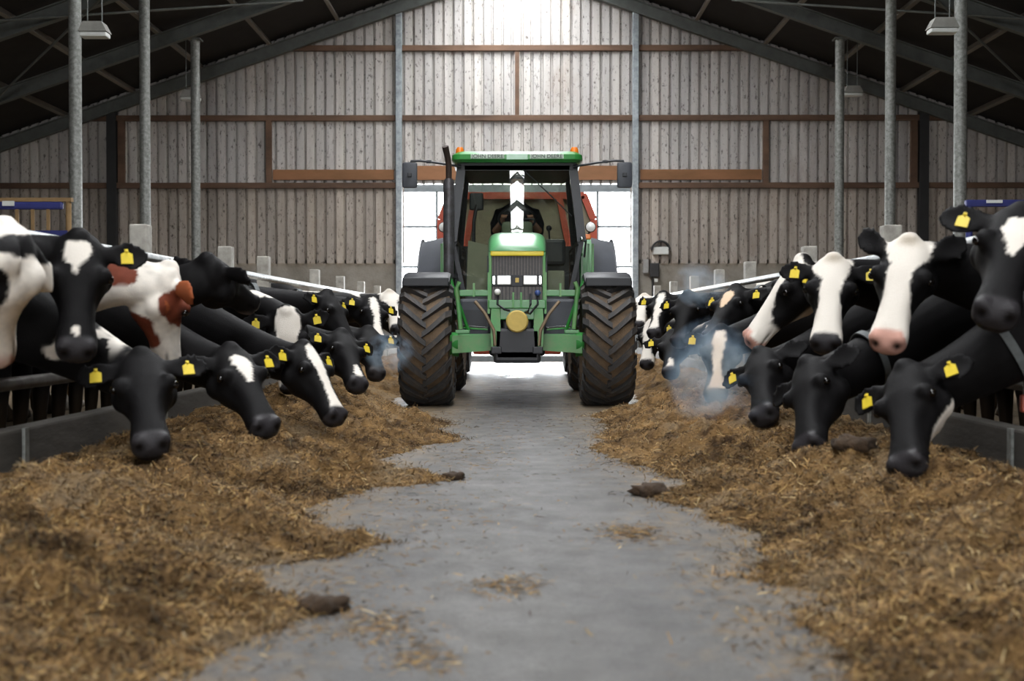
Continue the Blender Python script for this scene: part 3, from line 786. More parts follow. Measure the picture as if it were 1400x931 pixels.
    color_attr(me, np.clip(cols, 0, 1))
    ga = me.attributes.new('Gloss', 'FLOAT', 'POINT'); ga.data.foreach_set('value', gl.astype(np.float32))
    me.name = 'cow'
    o = link_mesh('cow', me, coat_m, None, 180); o.location = org
    put(o, label, 'cow', 'cows in the %s row' % ('left' if s < 0 else 'right'))
    O = Vector(org)
    for e in (-1, 1):
        MB().sphere(hl(.19, e * .142, -.042) - O, .021 * k, 12, 8).build('eye', eye_m, o, 180)
    for i, e in enumerate((-1, 1)):
        if not tags[i]: continue
        o0, E, A, Nn = ears[i]
        c0 = o0 + E * .115 * k + A * .03 * k + Nn * .03 * k - O
        hs = .027
        shp = [(-hs, -.018), (-hs * .3, -.028), (-.008, -.043), (.008, -.043), (hs * .3, -.028), (hs, -.018), (hs * 1.05, .03), (-hs * 1.05, .03)]
        pts = [c0 + E * x_ + A * y_ + Nn * z_ for z_ in (-.003, .003) for x_, y_ in shp]; m = len(shp)
        tg = MB().add(pts, [tuple(range(m)), tuple(range(2 * m - 1, m - 1, -1))] + [(j, m + j, m + (j + 1) % m, (j + 1) % m) for j in range(m)]).build('ear_tag', tag_m, o)
        MB().sphere(c0 - A * .031 + Nn * .006, .008, 8, 6).build('stud', tag_m, tg, 180)
    if collar:
        p, tg, sd, up, hw, hh = nk[int(NB * (collar if isinstance(collar, float) else .55))]
        rings = []
        for j in range(28):
            g = 2 * math.pi * j / 28; r_ = Vector(sd * math.cos(g) * (hw + .018) + up * math.sin(g) * (hh + .02)); c0 = p + r_ - O; rn = r_.normalized()
            rings.append([c0 + tg * .02 + rn * .004, c0 + tg * .02 - rn * .004, c0 - tg * .02 - rn * .004, c0 - tg * .02 + rn * .004])
        cl = MB().loft(rings, closed=True).build('collar', strap_m, o)
        low = p - up * (hh + .03) - O
        if up.z < .3: low = p - Vector((0, 0, 1)) * (hw + .03) - O
        MB().box(low + Vector((0, 0, -.02)), (.045, .03, .09), bev=.008).build('buckle', galv, cl)
        MB().box(low + Vector((0, 0, -.10)), (.075, .04, .085), bev=.014).build('transponder', trans_m, cl)
    return o

UPN = (.35, -.45, .8)
# ---- left row, from the camera to the far end
cow(-1, (3, 316, 4.8), (-18, 480), -1, 4.6, 'white cow with black patches cut off by the left edge of the picture', None, patches=((30, 392, 4.9, .07, .5, .1), (60, 345, 5.0, .13, .5, .06), (-120, 500, 5.5, .3, .4, .3)), nose=PINK, tags=(0, 0), seed=1, hint=(-.4, .7, .6), ear=(-1.6, -1.6), neckc=(.1, .1, 0))
cow(-1, (107, 328, 5.55), (103, 478), 1, 5.25, 'black cow with a white star on its forehead, head raised at far left', 'star', collar=False, seed=2)
cow(-1, (192, 486, 5.8), (205, 598), 1, 5.85, 'black faced cow with lowered head facing the camera below the white star cow', 'none', seed=3, spots=((128, 478, 5.9, .2, .5, .1),))
cow(-1, (238, 372, 6.5), (252, 500), -1, 6.45, 'brown and white cow with a rust coloured ear and grey collar', None, coat=BROWN, tags=(1, 1), collar=.5, seed=44, patches=((165, 455, 6.3, .2, .5, .1), (160, 375, 6.3, .13, .4, .07), (237, 425, 6.3, .08, .3, .12), (20, 400, 7, .3, .6, .3)), nose=PINK, hint=(.55, .4, .5))
cow(-1, (318, 478, 6.65), (374, 574), 1, 7.05, 'black cow eating with a white patch between the eyes, left row', 'patch', seed=5, hint=UPN, tags=(1, 1))
cow(-1, (288, 352, 7.3), (350, 398), -1, 7.65, 'black cow with raised head turned away, grey collar and red tag, left row', 'none', seed=6, collar=.6, hint=(.1, -.2, 1))
cow(-1, (391, 430, 8.5), (400, 546), 1, 8.87, 'black cow with a broad white blaze down its lowered face, left row', 'wide', seed=37, collar=.6, spots=((353, 404, 8.75, .08, .3, .05), (373, 400, 8.75, .06, .25, .05)))
cow(-1, (420, 474, 7.75), (476, 563), 1, 8.25, 'black cow with white face stripe eating, head stretched over the left heap', 'stripe', seed=8, hint=(.55, -.25, .8))
cow(-1, (452, 402, 10.6), (493, 468), 1, 10.1, 'plain black cow seen in profile with upright ear, left row', 'none', seed=9, hint=(.7, -.3, .5), collar=.55, voxel=.02, tags=(1, 1))
cow(-1, (470, 455, 9.2), (499, 518), 1, 9.48, 'black cow with white lower muzzle eating behind the stretched black head', 'snip', seed=10, hint=(.5, -.4, .8), voxel=.02, white=-.8)
cow(-1, (510, 408, 12.0), (523, 462), 1, 11.4, 'black cow with a thin stripe standing left of the front tractor tyre', 'stripe', seed=11, hint=(.5, -.7, .4), voxel=.024, white=-.7, collar=.5)
cow(-1, (505, 450, 11.0), (520, 505), 1, 10.72, 'black cow with lowered head just before the left tractor tyre', 'none', seed=12, hint=(.4, -.7, .6), voxel=.024)
cow(-1, (533, 400, 14.0), (546, 446), 1, 13.2, 'black and white speckled cow partly hidden by the left tractor tyre', 'full', seed=13, hint=(.3, -.9, .4), voxel=.026, white=-.3)
cow(-1, (540, 425, 16.0), (550, 462), 1, 15.0, 'far black and white cow at the end of the left row', 'wide', seed=15, hint=(.3, -.9, .4), voxel=.03, white=-.2)
# ---- right row
cow(1, (1396, 290, 5.3), (1364, 416), 1, 4.8, 'big black cow with a white forehead at the right edge of the picture', 'patch', seed=21, collar=.45, size=1.08, turn=.1)
cow(1, (1232, 505, 5.5), (1222, 630), 1, 5.4, 'black cow with white cheek and collar, lowered head nearest on the right', 'cheek', seed=22, hint=(-.75, -.55, .4), white=-.62, collar=.6)
cow(1, (1240, 333, 5.95), (1208, 464), 1, 6.0, 'white faced cow with a pink nose and black eye patches, right row', 'full', nose=PINK, seed=23, turn=-.12, tags=(0, 0), ear=(.9, .9))
cow(1, (1098, 498, 6.3), (1086, 606), 1, 6.6, 'black cow with light strap round its neck eating with lowered head, right row', 'none', seed=24, hint=(-.8, -.4, .4), collar=.8, tags=(0, 0))
cow(1, (1138, 357, 7.0), (1127, 466), 1, 7.2, 'cow with white face, black nose and black ears, right row', 'full', seed=25, turn=-.05, collar=.5)
cow(1, (1088, 358, 8.0), (1002, 460), 0, 8.36, 'cow in profile with white muzzle and black eye patch looking left', 'profile', nose=PINK, seed=26, hint=(-.65, -.1, .75), size=1.12, tags=(1, 1))
cow(1, (1035, 482, 7.5), (1032, 560), 1, 7.78, 'black cow eating in the breath vapour below the profile head', 'none', seed=27, hint=(-.6, -.6, .4), tags=(0, 1))
cow(1, (985, 452, 9.0), (975, 540), 1, 8.95, 'cow with white stripe eating inside the bluish vapour', 'stripe', seed=28, hint=(-.3, -.9, .4), voxel=.02, white=-.5)
cow(1, (1002, 394, 9.6), (962, 452), 1, 9.6, 'black cow with a cream patch on its forehead, right row', 'patch', spot=CREAM, seed=29, hint=(-.6, -.5, .6), voxel=.02)
cow(1, (938, 402, 11.3), (922, 462), 1, 10.6, 'plain black cow standing behind the vapour, right row', 'none', seed=30, hint=(-.5, -.7, .5), voxel=.024, tags=(0, 1), collar=.5)
cow(1, (918, 455, 12.0), (914, 503), 1, 11.5, 'black cow with a white nose eating near the right tractor tyre', 'snip', seed=31, hint=(-.3, -.9, .4), voxel=.024, white=-.7)
cow(1, (905, 402, 13.2), (890, 452), 1, 12.4, 'black cow with a white stripe standing near the right tractor tyre', 'stripe', seed=32, hint=(-.4, -.8, .4), voxel=.026)
cow(1, (889, 442, 13.8), (880, 496), 1, 13.3, 'speckled cow eating right beside the right tractor tyre', 'wide', seed=33, hint=(-.4, -.8, .4), voxel=.026, white=-.3)
cow(1, (880, 404, 16.0), (871, 440), 1, 15.0, 'far cow at the end of the right row', 'full', seed=34, hint=(-.3, -.9, .4), voxel=.03, white=-.2)

# ------------------------------------------------------------------ tractor (faces the camera; local y runs to its rear)
YT = 12.0
tractor = empty('tractor', (0, YT, 0), 'green tractor with black cab pillars and big lugged tyres facing down the passage', 'tractor')
green = mat('tractor_green', '2f7d37', .32, var=.18, scale=4)
green_dusty = mat('tractor_green_dusty', '4f9355', .45, col2='6e8f5e', scale=7)
yellow = mat('tractor_yellow', 'e6cf2c', .4, var=.12)
old_yellow = mat('faded_yellow', 'c9ae5c', .6, var=.15, scale=14)
black_pl = mat('black_plastic', '222429', .5, var=.2)
grey_pl = mat('dark_grey_panel', '3a3d44', .5, var=.25, scale=5)
grille_m = mat('grille_mesh', '66615f', .7, var=.35, scale=20)
rubber = mat('tyre_rubber', '383737', .75, col2='4c4034', scale=7, thresh=(.48, .75), bump=.3)
mud = mat('muddy_rubber', '3f372f', .85, col2='67543f', scale=5, thresh=(.35, .6), bump=.4)
chrome = mat('chrome', 'd8dadc', .15, 1.0, var=.05)
lens_m = mat('head_lamp_lens', 'f2f2ee', .12, var=.05)
amber = mat('amber_lens', 'e0761c', .3, var=.15)
rusty = mat('hydraulic_rod', '8d7a62', .5, .3, var=.3)
beige = mat('cab_trim', '8c8d79', .7, var=.15)

hood_m = mat('hood_green_with_sheen', '5aa069', .36, var=.12, scale=4); hb_ = hood_m.node_tree.nodes['Principled BSDF']; hb_.inputs['Coat Weight'].default_value = 1; hb_.inputs['Coat Roughness'].default_value = .22  # lighter than the body green: dust plus skylight reflection put into the colour
def tyre(x, y, r, w, rim_r, lugs, side, parent, nm):
    t = empty(nm, (x, y, r), parent=parent)
    h = w / 2
    MB().lathe([(-h * .82, rim_r), (-h * .98, rim_r + (r - rim_r) * .35), (-h, r - .14), (-h * .93, r - .075), (-h * .6, r - .048), (0, r - .04), (h * .6, r - .048), (h * .93, r - .075), (h, r - .14), (h * .98, rim_r + (r - rim_r) * .35), (h * .82, rim_r)], (0, 0, 0), 'X', 72).build('carcass', mud, t, 50)
    mb = MB(); sweep = .42 * (.63 / r)
    for q in (-1, 1):
        for i in range(lugs):
            a0 = 2 * math.pi * (i + (.5 if q > 0 else 0)) / lugs; rings = []
            for j in range(6):
                tt = j / 5; xx = q * (-.02 + tt * (h + .015 + .02)); al = a0 + sweep * (tt ** 1.15)
                ro = r - .085 * max(0, tt - .82) / .18 * .75; ri = r - .065 - .10 * max(0, tt - .75) / .25; dw = (.026 + .012 * tt) / r
                rings.append([(xx, -rr * math.cos(aa), rr * math.sin(aa)) for rr, aa in ((ri, al - dw * 1.35), (ro, al - dw), (ro, al + dw), (ri, al + dw * 1.35))])
            mb.loft(rings)
    mb.build('tread', rubber, t)
    MB().lathe([(side * h * .2, .05), (side * h * .25, rim_r * .6), (side * h * .5, rim_r * .8), (side * h * .8, rim_r * .98), (side * h * .82, rim_r + .02), (-side * h * .8, rim_r + .02), (-side * h * .8, rim_r * .97), (side * h * .1, rim_r * .75), (side * h * .1, .05)], (0, 0, 0), 'X', 40).build('rim', yellow, t, 40)
    return t
FR, FW, FX = .635, .50, .91
RR, RW, RX = .90, .52, .92
for s in (-1, 1):
    tyre(s * FX, 0, FR, FW, .36, 22, s, tractor, 'front_wheel')
    tyre(s * RX, 2.65, RR, RW, .5, 21, s, tractor, 'rear_wheel')
    # front mudguard: an arch over the tyre with a folded front lip
    rings = []
    for k in range(13):
        al = math.radians(60 + k * 8); rr = FR + .06
        ring = []
        for (xx, dr) in ((-.235, -.05), (-.235, .012), (-.2, .03), (.2, .03), (.235, .012), (.235, -.05), (.222, -.05), (.2, .01), (-.2, .01), (-.222, -.05)):
            ring.append((s * FX + xx, -(rr + dr) * math.cos(al), FR + (rr + dr) * math.sin(al)))
        rings.append(ring)
    mg = MB().loft(rings).build('front_mudguard', black_pl, tractor, 40)
    al = math.radians(60); MB().box((s * FX, -(FR + .06) * math.cos(al) - .01, FR + (FR + .06) * math.sin(al) + .01), (.46, .03, .09), bev=.012).build('lip', black_pl, mg)
    MB().tube([(s * .5, .1, .75), (s * .62, 0, 1.1), (s * .7, 0, FR + .69)], .018, 8).build('mudguard_stay', green, tractor, 60)
    # rear fender: green inner shell and grey outer extension
    for nm, xa, xb, m_, r0 in (('rear_fender', .74, .9, green, .99), ('fender_extension', .9, 1.19, grey_pl, .985)):
        rings = []
        for k in range(15):
            al = math.radians(8 + k * 9); ring = []
            dr = .0
            for (xx, d_) in ((xa, -.02), (xa, .02), (xb, .02 - (.06 if xb > 1 else 0)), (xb, -.02 - (.06 if xb > 1 else 0))):
                ring.append((s * xx, 2.65 - (r0 + d_) * math.cos(al), RR + (r0 + d_) * math.sin(al)))
            rings.append(ring)
        fd = MB().loft(rings).build(nm, m_, tractor, 40)
        if xb > 1:
            sk = MB()
            sk.loft([[(s * x_, 2.65 - r_ * math.cos(a_), RR + r_ * math.sin(a_)) for x_, r_ in ((1.165, .985), (1.18, .985), (1.18, .86), (1.165, .86))] for a_ in [math.radians(8 + k * 9) for k in range(15)]])
            sk.build('skirt', grey_pl, fd)
    MB().prism([(1.72, .75), (1.72, 1.62), (1.95, 1.83), (2.4, 1.86), (2.4, .75)], s * .76 - .012, s * .76 + .012, 'YZ').build('fender_side', green, tractor)
    for xx in (.83, .88):
        MB().box((s * xx, 1.66, 1.4), (.025, .05, .72)).build('fender_strip', green_dusty if xx > .85 else green, tractor)
    # work lamp and amber indicator on the fender
    wl = MB().lathe([(-.06, .0), (-.05, .05), (-.02, .062), (.03, .055), (.06, .02), (.06, 0)], (s * .845, 1.52, 1.94), 'Y', 20, closed=False).build('work_lamp', black_pl, tractor, 40)
    MB().lathe([(-.068, 0), (-.064, .03), (-.05, .053)], (s * .845, 1.52, 1.94), 'Y', 20, closed=False).build('lens', lens_m, wl, 40)
    MB().box((s * .80, 1.52, 1.83), (.1, .07, .06), bev=.012).build('indicator', amber, tractor)
    MB().tube([(s * .845, 1.54, 1.9), (s * .8, 1.56, 1.83), (s * .78, 1.6, 1.6)], .012, 8).build('lamp_stalk', black_pl, tractor, 60)

# hood: rounded sections from the nose to the cab
def hood_ring(y, hw, zt, zb, e=.35):
    pts = []
    n = 20
    for k in range(n + 1):
        q = math.pi * k / n; a, b = math.cos(q), math.sin(q)
        pts.append((hw * math.copysign(abs(a) ** e, a), y, zt - .20 + .20 * abs(b) ** .45 * (1 if b > 0 else 0) + .02 * b))
    pts = [(p[0], y, max(p[2], zb)) for p in pts]
    return [(hw, y, zb)] + pts + [(-hw, y, zb)]
rings = [hood_ring(y, hw, zt, zb) for y, hw, zt, zb in ((-.63, .255, 1.56, 1.54), (-.62, .27, 1.585, 1.535), (-.54, .28, 1.645, 1.5), (-.42, .286, 1.695, 1.45), (-.28, .29, 1.72, 1.4), (0, .30, 1.745, 1.2), (.6, .315, 1.79, 1.2), (1.22, .33, 1.83, 1.2))]
MB().loft(rings).build('hood', hood_m, tractor, 50)
MB().box((0, -.60, 1.515), (.52, .05, .05), bev=.012).build('yellow_band', yellow, tractor)
MB().box((0, 0.32, 1.22), (.5, 1.78, .55)).build('engine_block', grille_m, tractor)
for s in (-1, 1):
    MB().box((s * .262, -.575, 1.27), (.03, .08, .52), bev=.01).build('nose_side', green_dusty, tractor)
    MB().box((s * .285, .35, 1.33), (.02, 1.65, .34)).build('side_grille', black_pl, tractor)
gr = MB().box((0, -.585, 1.4), (.5, .03, .2)).build('upper_grille', grille_m, tractor)
for k in range(17): MB().box((-.232 + k * .029, -.605, 1.4), (.008, .015, .19)).build('grille_bar', black_pl, gr)
pn = MB().box((0, -.585, 1.25), (.5, .04, .115), bev=.008).build('lamp_panel', black_pl, tractor)
MB().box((0, -.61, 1.255), (.035, .015, .045), bev=.004).build('emblem', old_yellow, pn)
for s in (-1, 1):
    hlp = MB().box((s * .128, -.605, 1.255), (.135, .03, .09), bev=.01).build('head_lamp', lens_m, tractor)
    MB().box((s * .128, -.60, 1.255), (.15, .022, .105), bev=.006).build('bezel', black_pl, hlp)
    MB().box((s * .225, -.60, 1.255), (.03, .03, .085), bev=.006).build('side_lamp', chrome, tractor)
gr = MB().box((0, -.585, 1.1), (.48, .03, .2)).build('lower_grille', grille_m, tractor)
for k in range(13): MB().box((-.216 + k * .036, -.605, 1.1), (.008, .015, .19)).build('grille_bar', black_pl, gr)

# front hitch frame
YH = -.62
def hb(pts, r=.02, nm='hitch_tube', m_=green_dusty): return MB().tube(pts, r, 8).build(nm, m_, tractor, 60)
for s in (-1, 1):
    MB().box((s * .435, YH + .06, 1.13), (.33, .06, .06), bev=.008).build('cross_bar', green, tractor)
    hb([(s * .56, YH, 1.24), (s * .585, YH, 1.18), (s * .565, YH, .95), (s * .55, YH, .78)], .022, 'hitch_upright')
    MB().box((s * .53, YH, .755), (.14, .09, .035), bev=.006).build('foot_plate', green, tractor)
    MB().box((s * .275, YH, 1.13), (.022, .05, .4)).build('hitch_post', green_dusty, tractor)
    MB().box((s * .42, YH + .02, 1.16), (.02, .05, .13)).build('lug_plate', green_dusty, tractor)
    hb([(s * .41, YH - .01, 1.05), (s * .31, YH - .03, .93), (s * .225, YH - .05, .77), (s * .215, YH - .05, .62)], .016, 'hydraulic_rod', rusty)
    MB().prism([(s * .17, 1.0), (s * .25, 1.0), (s * .26, .8), (s * .245, .56), (s * .175, .56), (s * .16, .8)], YH - .03, YH + .05, 'XZ').build('lift_arm', green_dusty, tractor)
    MB().box((s * .20, YH - .01, .575), (.1, .14, .07), bev=.01).build('lower_link_end', black_pl, tractor)
    # axle beam and tank panels behind it
    MB().prism([(s * .24, .73), (s * .66, .71), (s * .66, .53), (s * .24, .56)], -.12, .12, 'XZ').build('axle_beam', green_dusty, tractor)
    MB().box((s * .45, .1, .70), (.4, .14, .05), bev=.01).build('axle_top_plate', green, tractor)
    MB().lathe([(0, .13), (s * .08, .12), (s * .16, .09), (s * .16, 0)], (s * .6, 0, .62), 'X', 20, closed=False).build('wheel_hub', green, tractor, 40)
    MB().box((s * .455, .95, .89), (.34, .5, .42), bev=.03).build('side_tank', grey_pl, tractor)
    MB().tube([(s * .3, .06, .78), (s * .55, .12, .80)], .02, 8).build('steering_rod', chrome, tractor, 60)
op = MB().box((-.46, .69, .88), (.26, .02, .2)).build('tank_opening', black_pl, tractor)
MB().box((0, YH, 1.02), (.56, .07, .085), bev=.01).build('hitch_bar', green, tractor)
for s in (-1, 1):
    MB().box((s * .038, YH - .02, 1.06), (.02, .06, .15), bev=.004).build('top_link_bracket', green_dusty, tractor)
MB().box((0, YH + .02, .93), (.34, .08, .12), bev=.01).build('hitch_plate', green, tractor)
MB().lathe([(-.02, 0), (-.02, .095), (-.005, .108), (.02, .108), (.02, 0)], (0, YH - .05, .855), 'Y', 32, closed=False).build('pto_cover', old_yellow, tractor, 40)
MB().box((0, YH + .07, .72), (.27, .1, .28), bev=.02).build('pto_housing', black_pl, tractor)
MB().box((-.03, YH - .01, .69), (.075, .03, .05), bev=.01).build('tow_lamp', lens_m, tractor)
MB().box((0, YH + .03, .53), (.42, .12, .09), bev=.02).build('lower_cross_member', black_pl, tractor)
MB().box((0, .3, .62), (.46, 1.9, .34), bev=.03).build('front_frame', black_pl, tractor)
MB().box((0, 1.9, .72), (.62, 1.9, .5), bev=.04).build('gearbox', black_pl, tractor)
MB().box((0, 2.65, .88), (1.3, .24, .26), bev=.03).build('rear_axle', black_pl, tractor)
c1 = MB().sphere((-.19, YH - .02, 1.14), .032, 12, 8).build('coupling_cap', lens_m, tractor, 180)
MB().sphere((.20, YH - .02, 1.13), .03, 12, 8).build('hydraulic_coupling', mat('blue_cap', '41578f', .4), tractor, 180)
for i, (x0, x1) in enumerate(((.05, .2), (.08, .13), (-.05, -.19))):
    MB().tube([(x0, YH + .02, .95), ((x0 + x1) / 2, YH - .09, .93 + .02 * i), (x1, YH - .05, 1.02), (x1, YH, 1.12)], .011, 6).build('hose', black_pl, tractor, 60)

# cab: floor, four-sided frame, glass, roof
CY = 1.32          # windscreen
CB = 2.75          # rear window
ZF, ZB, ZT = 1.12, 1.76, 2.66
def frame_bar(a, b, w, h, nm='cab_pillar'): return MB().bar(a, b, w, h, up=(0, 1, 0)).build(nm, black_pl, tractor)
for s in (-1, 1):
    frame_bar((s * .735, CY + .02, ZB), (s * .635, CY + .14, ZT), .10, .09)
    frame_bar((s * .60, CY + .03, ZF + .02), (s * .735, CY + .02, ZB + .02), .05, .06)
    frame_bar((s * .72, CB, ZB), (s * .64, CB - .05, ZT), .08, .08)
    frame_bar((s * .73, 2.0, ZB), (s * .64, 2.0, ZT), .05, .06, 'door_pillar')
    frame_bar((s * .72, CY, ZB), (s * .72, CB, ZB), .05, .07, 'cab_sill')
    MB().bar((s * .64, CY + .1, ZT - .02), (s * .62, CB, ZT - .02), .08, .08).build('cab_top_rail', black_pl, tractor)
    MB().box((s * .70, 2.2, 1.42), (.05, 1.1, .62)).build('cab_side_panel', black_pl, tractor)
    hd = MB().sphere((s * .735, CY - .03, ZB + .03), .028, 10, 8).build('hinge', chrome, tractor, 180)
MB().bar((-.64, CY + .13, ZT - .02), (.64, CY + .13, ZT - .02), .1, .12).build('cab_header', black_pl, tractor)
MB().bar((-.62, CB - .05, ZT - .02), (.62, CB - .05, ZT - .02), .1, .08).build('cab_rear_header', black_pl, tractor)
MB().bar((-.70, CB, ZB), (.70, CB, ZB), .06, .08).build('cab_rear_sill', black_pl, tractor)
MB().box((0, 2.05, ZF), (1.2, 1.4, .06)).build('cab_floor', black_pl, tractor)
MB().box((0, CB - .02, 1.42), (1.3, .05, .62)).build('cab_rear_panel', black_pl, tractor)
MB().box((0, 2.05, ZT - .05), (1.2, 1.3, .05)).build('headliner', grey_pl, tractor)
# tinted glass
wg = bpy.data.materials.new('cab_glass'); wg.use_nodes = True
N_ = wg.node_tree.nodes; L_ = wg.node_tree.links
tr = N_.new('ShaderNodeBsdfTransparent'); tr.inputs[0].default_value = (.84, .86, .83, 1); gl = N_.new('ShaderNodeBsdfGlossy'); gl.inputs['Roughness'].default_value = .0
mx = N_.new('ShaderNodeMixShader'); fr = N_.new('ShaderNodeFresnel'); fr.inputs['IOR'].default_value = 1.52
L_.new(fr.outputs[0], mx.inputs[0]); L_.new(tr.outputs[0], mx.inputs[1]); L_.new(gl.outputs[0], mx.inputs[2]); L_.new(mx.outputs[0], N_['Material Output'].inputs[0])
def pane(pts, nm):
    """thin glass sheet through a grid of points"""
    a, b, c, d = [Vector(p) for p in pts]; n = (b - a).cross(d - a).normalized() * .004
    return MB().add([a, b, c, d, a + n, b + n, c + n, d + n], [(0, 1, 2, 3), (7, 6, 5, 4), (0, 4, 5, 1), (1, 5, 6, 2), (2, 6, 7, 3), (3, 7, 4, 0)]).build(nm, wg, tractor)
# curved windscreen
vs_, fs = [], []; nu, nv = 12, 10
for j in range(nv + 1):
    for i in range(nu + 1):
        q = i / nu * 2 - 1; w_ = j / nv; z = 1.22 + (ZT - .06 - 1.22) * w_
        hwid = .58 + (.69 - .58) * min(1, (z - 1.22) / .54) if z < ZB else .69 - .085 * (z - ZB) / .9
        yy = CY + .01 + max(0, z - ZB) * .13 + .05 * q * q - .045 + .06 * max(0, w_ - .6) ** 2
        vs_.append((q * hwid, yy, z))
for j in range(nv):
    for i in range(nu): fs.append((j * (nu + 1) + i, j * (nu + 1) + i + 1, (j + 1) * (nu + 1) + i + 1, (j + 1) * (nu + 1) + i))
k_ = len(vs_); vs_ += [(x, y + .005, z) for x, y, z in vs_]; fs += [tuple(reversed([i + k_ for i in f])) for f in fs]
MB().add(vs_, fs).build('windscreen', wg, tractor, 180)
pane([(-.66, CB + .02, ZB + .05), (.66, CB + .02, ZB + .05), (.6, CB - .14, ZT - .08), (-.6, CB - .14, ZT - .08)], 'rear_window')
for s in (-1, 1): pane([(s * .735, CY + .1, ZB + .04), (s * .73, CB - .05, ZB + .04), (s * .645, CB - .08, ZT - .07), (s * .65, CY + .2, ZT - .07)], 'side_window')
# roof
rf = []
for (dz, ins) in ((0, .03), (.03, 0), (.085, .005), (.125, .06), (.135, .2)):
    ring = []
    X_, Ya, Yb = .745 - ins, CY - .06 + ins, CB + .05 - ins
    for cx, cy, a0 in ((X_ - .1, Yb - .1, 0), (-X_ + .1, Yb - .1, 90), (-X_ + .1, Ya + .1, 180), (X_ - .1, Ya + .1, 270)):
        for k in range(5):
            g = math.radians(a0 + k * 22.5); ring.append((cx + .1 * math.cos(g), cy + .1 * math.sin(g), ZT + dz))
    rf.append(ring)
roof_t = MB().loft(rf).build('cab_roof', green, tractor, 35)
MB().box((0, CY - .062, ZT + .058), (.24, .012, .066), bev=.004).build('centre_badge', mat('pale_badge', 'b9d8c2', .3), roof_t)
for s in (-1, 1):
    MB().box((s * .335, CY - .06, ZT + .06), (.38, .008, .05), bev=.002).build('name_plate', mat('grey_plate', 'b4c3b4', .4), roof_t)
    cu = bpy.data.curves.new('lettering', 'FONT'); cu.body = 'JOHN DEERE'; cu.size = .062; cu.align_x = 'CENTER'; cu.align_y = 'CENTER'; cu.extrude = .002
    to = bpy.data.objects.new('tmp', cu); COL.objects.link(to)
    me = bpy.data.meshes.new_from_object(to.evaluated_get(bpy.context.evaluated_depsgraph_get())); bpy.data.objects.remove(to)
    lt = link_mesh('lettering', me, black_pl, roof_t); lt.rotation_euler = (math.pi / 2, 0, 0); lt.location = (s * .335, CY - .067, ZT + .06)
    bc = MB().lathe([(0, .0), (0, .05), (.06, .045), (.085, .03), (.09, 0)], (s * .655, CY + .1, ZT + .1), 'Z', 18, closed=False).build('beacon', amber, tractor, 40)
    MB().lathe([(-.03, .035), (.005, .055), (.005, 0)], (s * .655, CY + .1, ZT + .1), 'Z', 18, closed=False).build('beacon_base', black_pl, bc, 40)
    # mirrors
    mr_ = MB().box((s * 1.215, CY - .05, 2.51), (.17, .06, .29), bev=.03).build('mirror', grey_pl, tractor, 40)
    MB().box((s * 1.215, CY - .085, 2.51), (.05, .02, .05), bev=.01).build('mirror_mount', black_pl, mr_)
    MB().tube([(s * .64, CY + .06, 2.62), (s * .9, CY, 2.655), (s * 1.1, CY - .03, 2.675), (s * 1.2, CY - .04, 2.67), (s * 1.215, CY - .05, 2.62)], .014, 8).build('mirror_arm', black_pl, tractor, 60)
    MB().box((s * 1.0, CY - .02, 2.665), (.06, .035, .035), bev=.008).build('arm_joint', black_pl, tractor)
# exhaust
MB().lathe([(1.35, .0), (1.35, .058), (1.8, .062), (2.4, .062), (2.45, .045), (2.45, 0)], (-.765, 1.12, 0), 'Z', 20, closed=False).build('exhaust_muffler', mat('exhaust_steel', '5a5a5e', .5, .5, col2='3a3434', scale=8), tractor, 40)
MB().tube([(-.765, 1.12, 2.4), (-.765, 1.12, 2.6), (-.775, 1.10, 2.68), (-.80, 1.04, 2.80)], [.034, .034, .034, .037], 14).build('exhaust_pipe', mat('exhaust_rust', '3a2c26', .7, .4, var=.3), tractor, 50)
MB().bar((-.765, 1.12, 1.37), (-.70, 1.3, 1.37), .05, .05).build('exhaust_bracket', black_pl, tractor)
# steering column and console, seat, wiper
MB().box((0, CY + .15, 1.83), (.36, .16, .34), bev=.05).build('dash_console', mat('dash_olive', '5d6852', .6), tractor)
st = MB().lathe([(0, .20), (.014, .215), (0, .23), (-.014, .215)], (0, 0, 0), 'Z', 28).build('steering_wheel', black_pl, tractor, 60)
st.location = (0, CY + .38, 2.05); st.rotation_euler = (math.radians(-35), 0, 0)
for k in range(3):
    g = 2 * math.pi * k / 3; MB().tube([(0, 0, 0), (.21 * math.cos(g), .21 * math.sin(g), 0)], .012, 6).build('spoke', black_pl, st, 60)
MB().tube([(0, CY + .2, 1.85), (0, CY + .38, 2.04)], .03, 10).build('steering_column', black_pl, tractor, 50)
MB().box((0, 2.12, 1.62), (.5, .5, .14), bev=.05).build('seat_cushion', black_pl, tractor)
MB().box((0, 2.4, 1.95), (.48, .12, .62), rot=(math.radians(-8), 0, 0), bev=.05).build('seat_back', black_pl, tractor)
MB().box((0, 2.15, 1.35), (.4, .4, .42)).build('seat_base', black_pl, tractor)
MB().tube([(.06, CY - .03, 2.58), (.3, CY - .02, 2.36), (.62, CY - .01, 2.05)], .007, 6).build('wiper', black_pl, tractor, 60)
MB().prism([(-.58, 1.2), (-.35, 1.2), (-.31, 1.72), (-.56, 1.78)], CY + .07, CY + .1, 'XZ').build('foot_panel', beige, tractor)
MB().box((.45, 1.6, 1.32), (.2, .1, .25), bev=.02).build('foot_panel', beige, tractor)
MB().box((.42, 1.75, 1.66), (.28, .4, .3), bev=.04).build('side_console', black_pl, tractor)
MB().tube([(.38, 1.7, 1.78), (.37, 1.66, 1.92)], .012, 8).build('gear_lever', black_pl, tractor, 60)
MB().sphere((.37, 1.66, 1.94), .035, 10, 8).build('lever_knob', black_pl, tractor, 180)
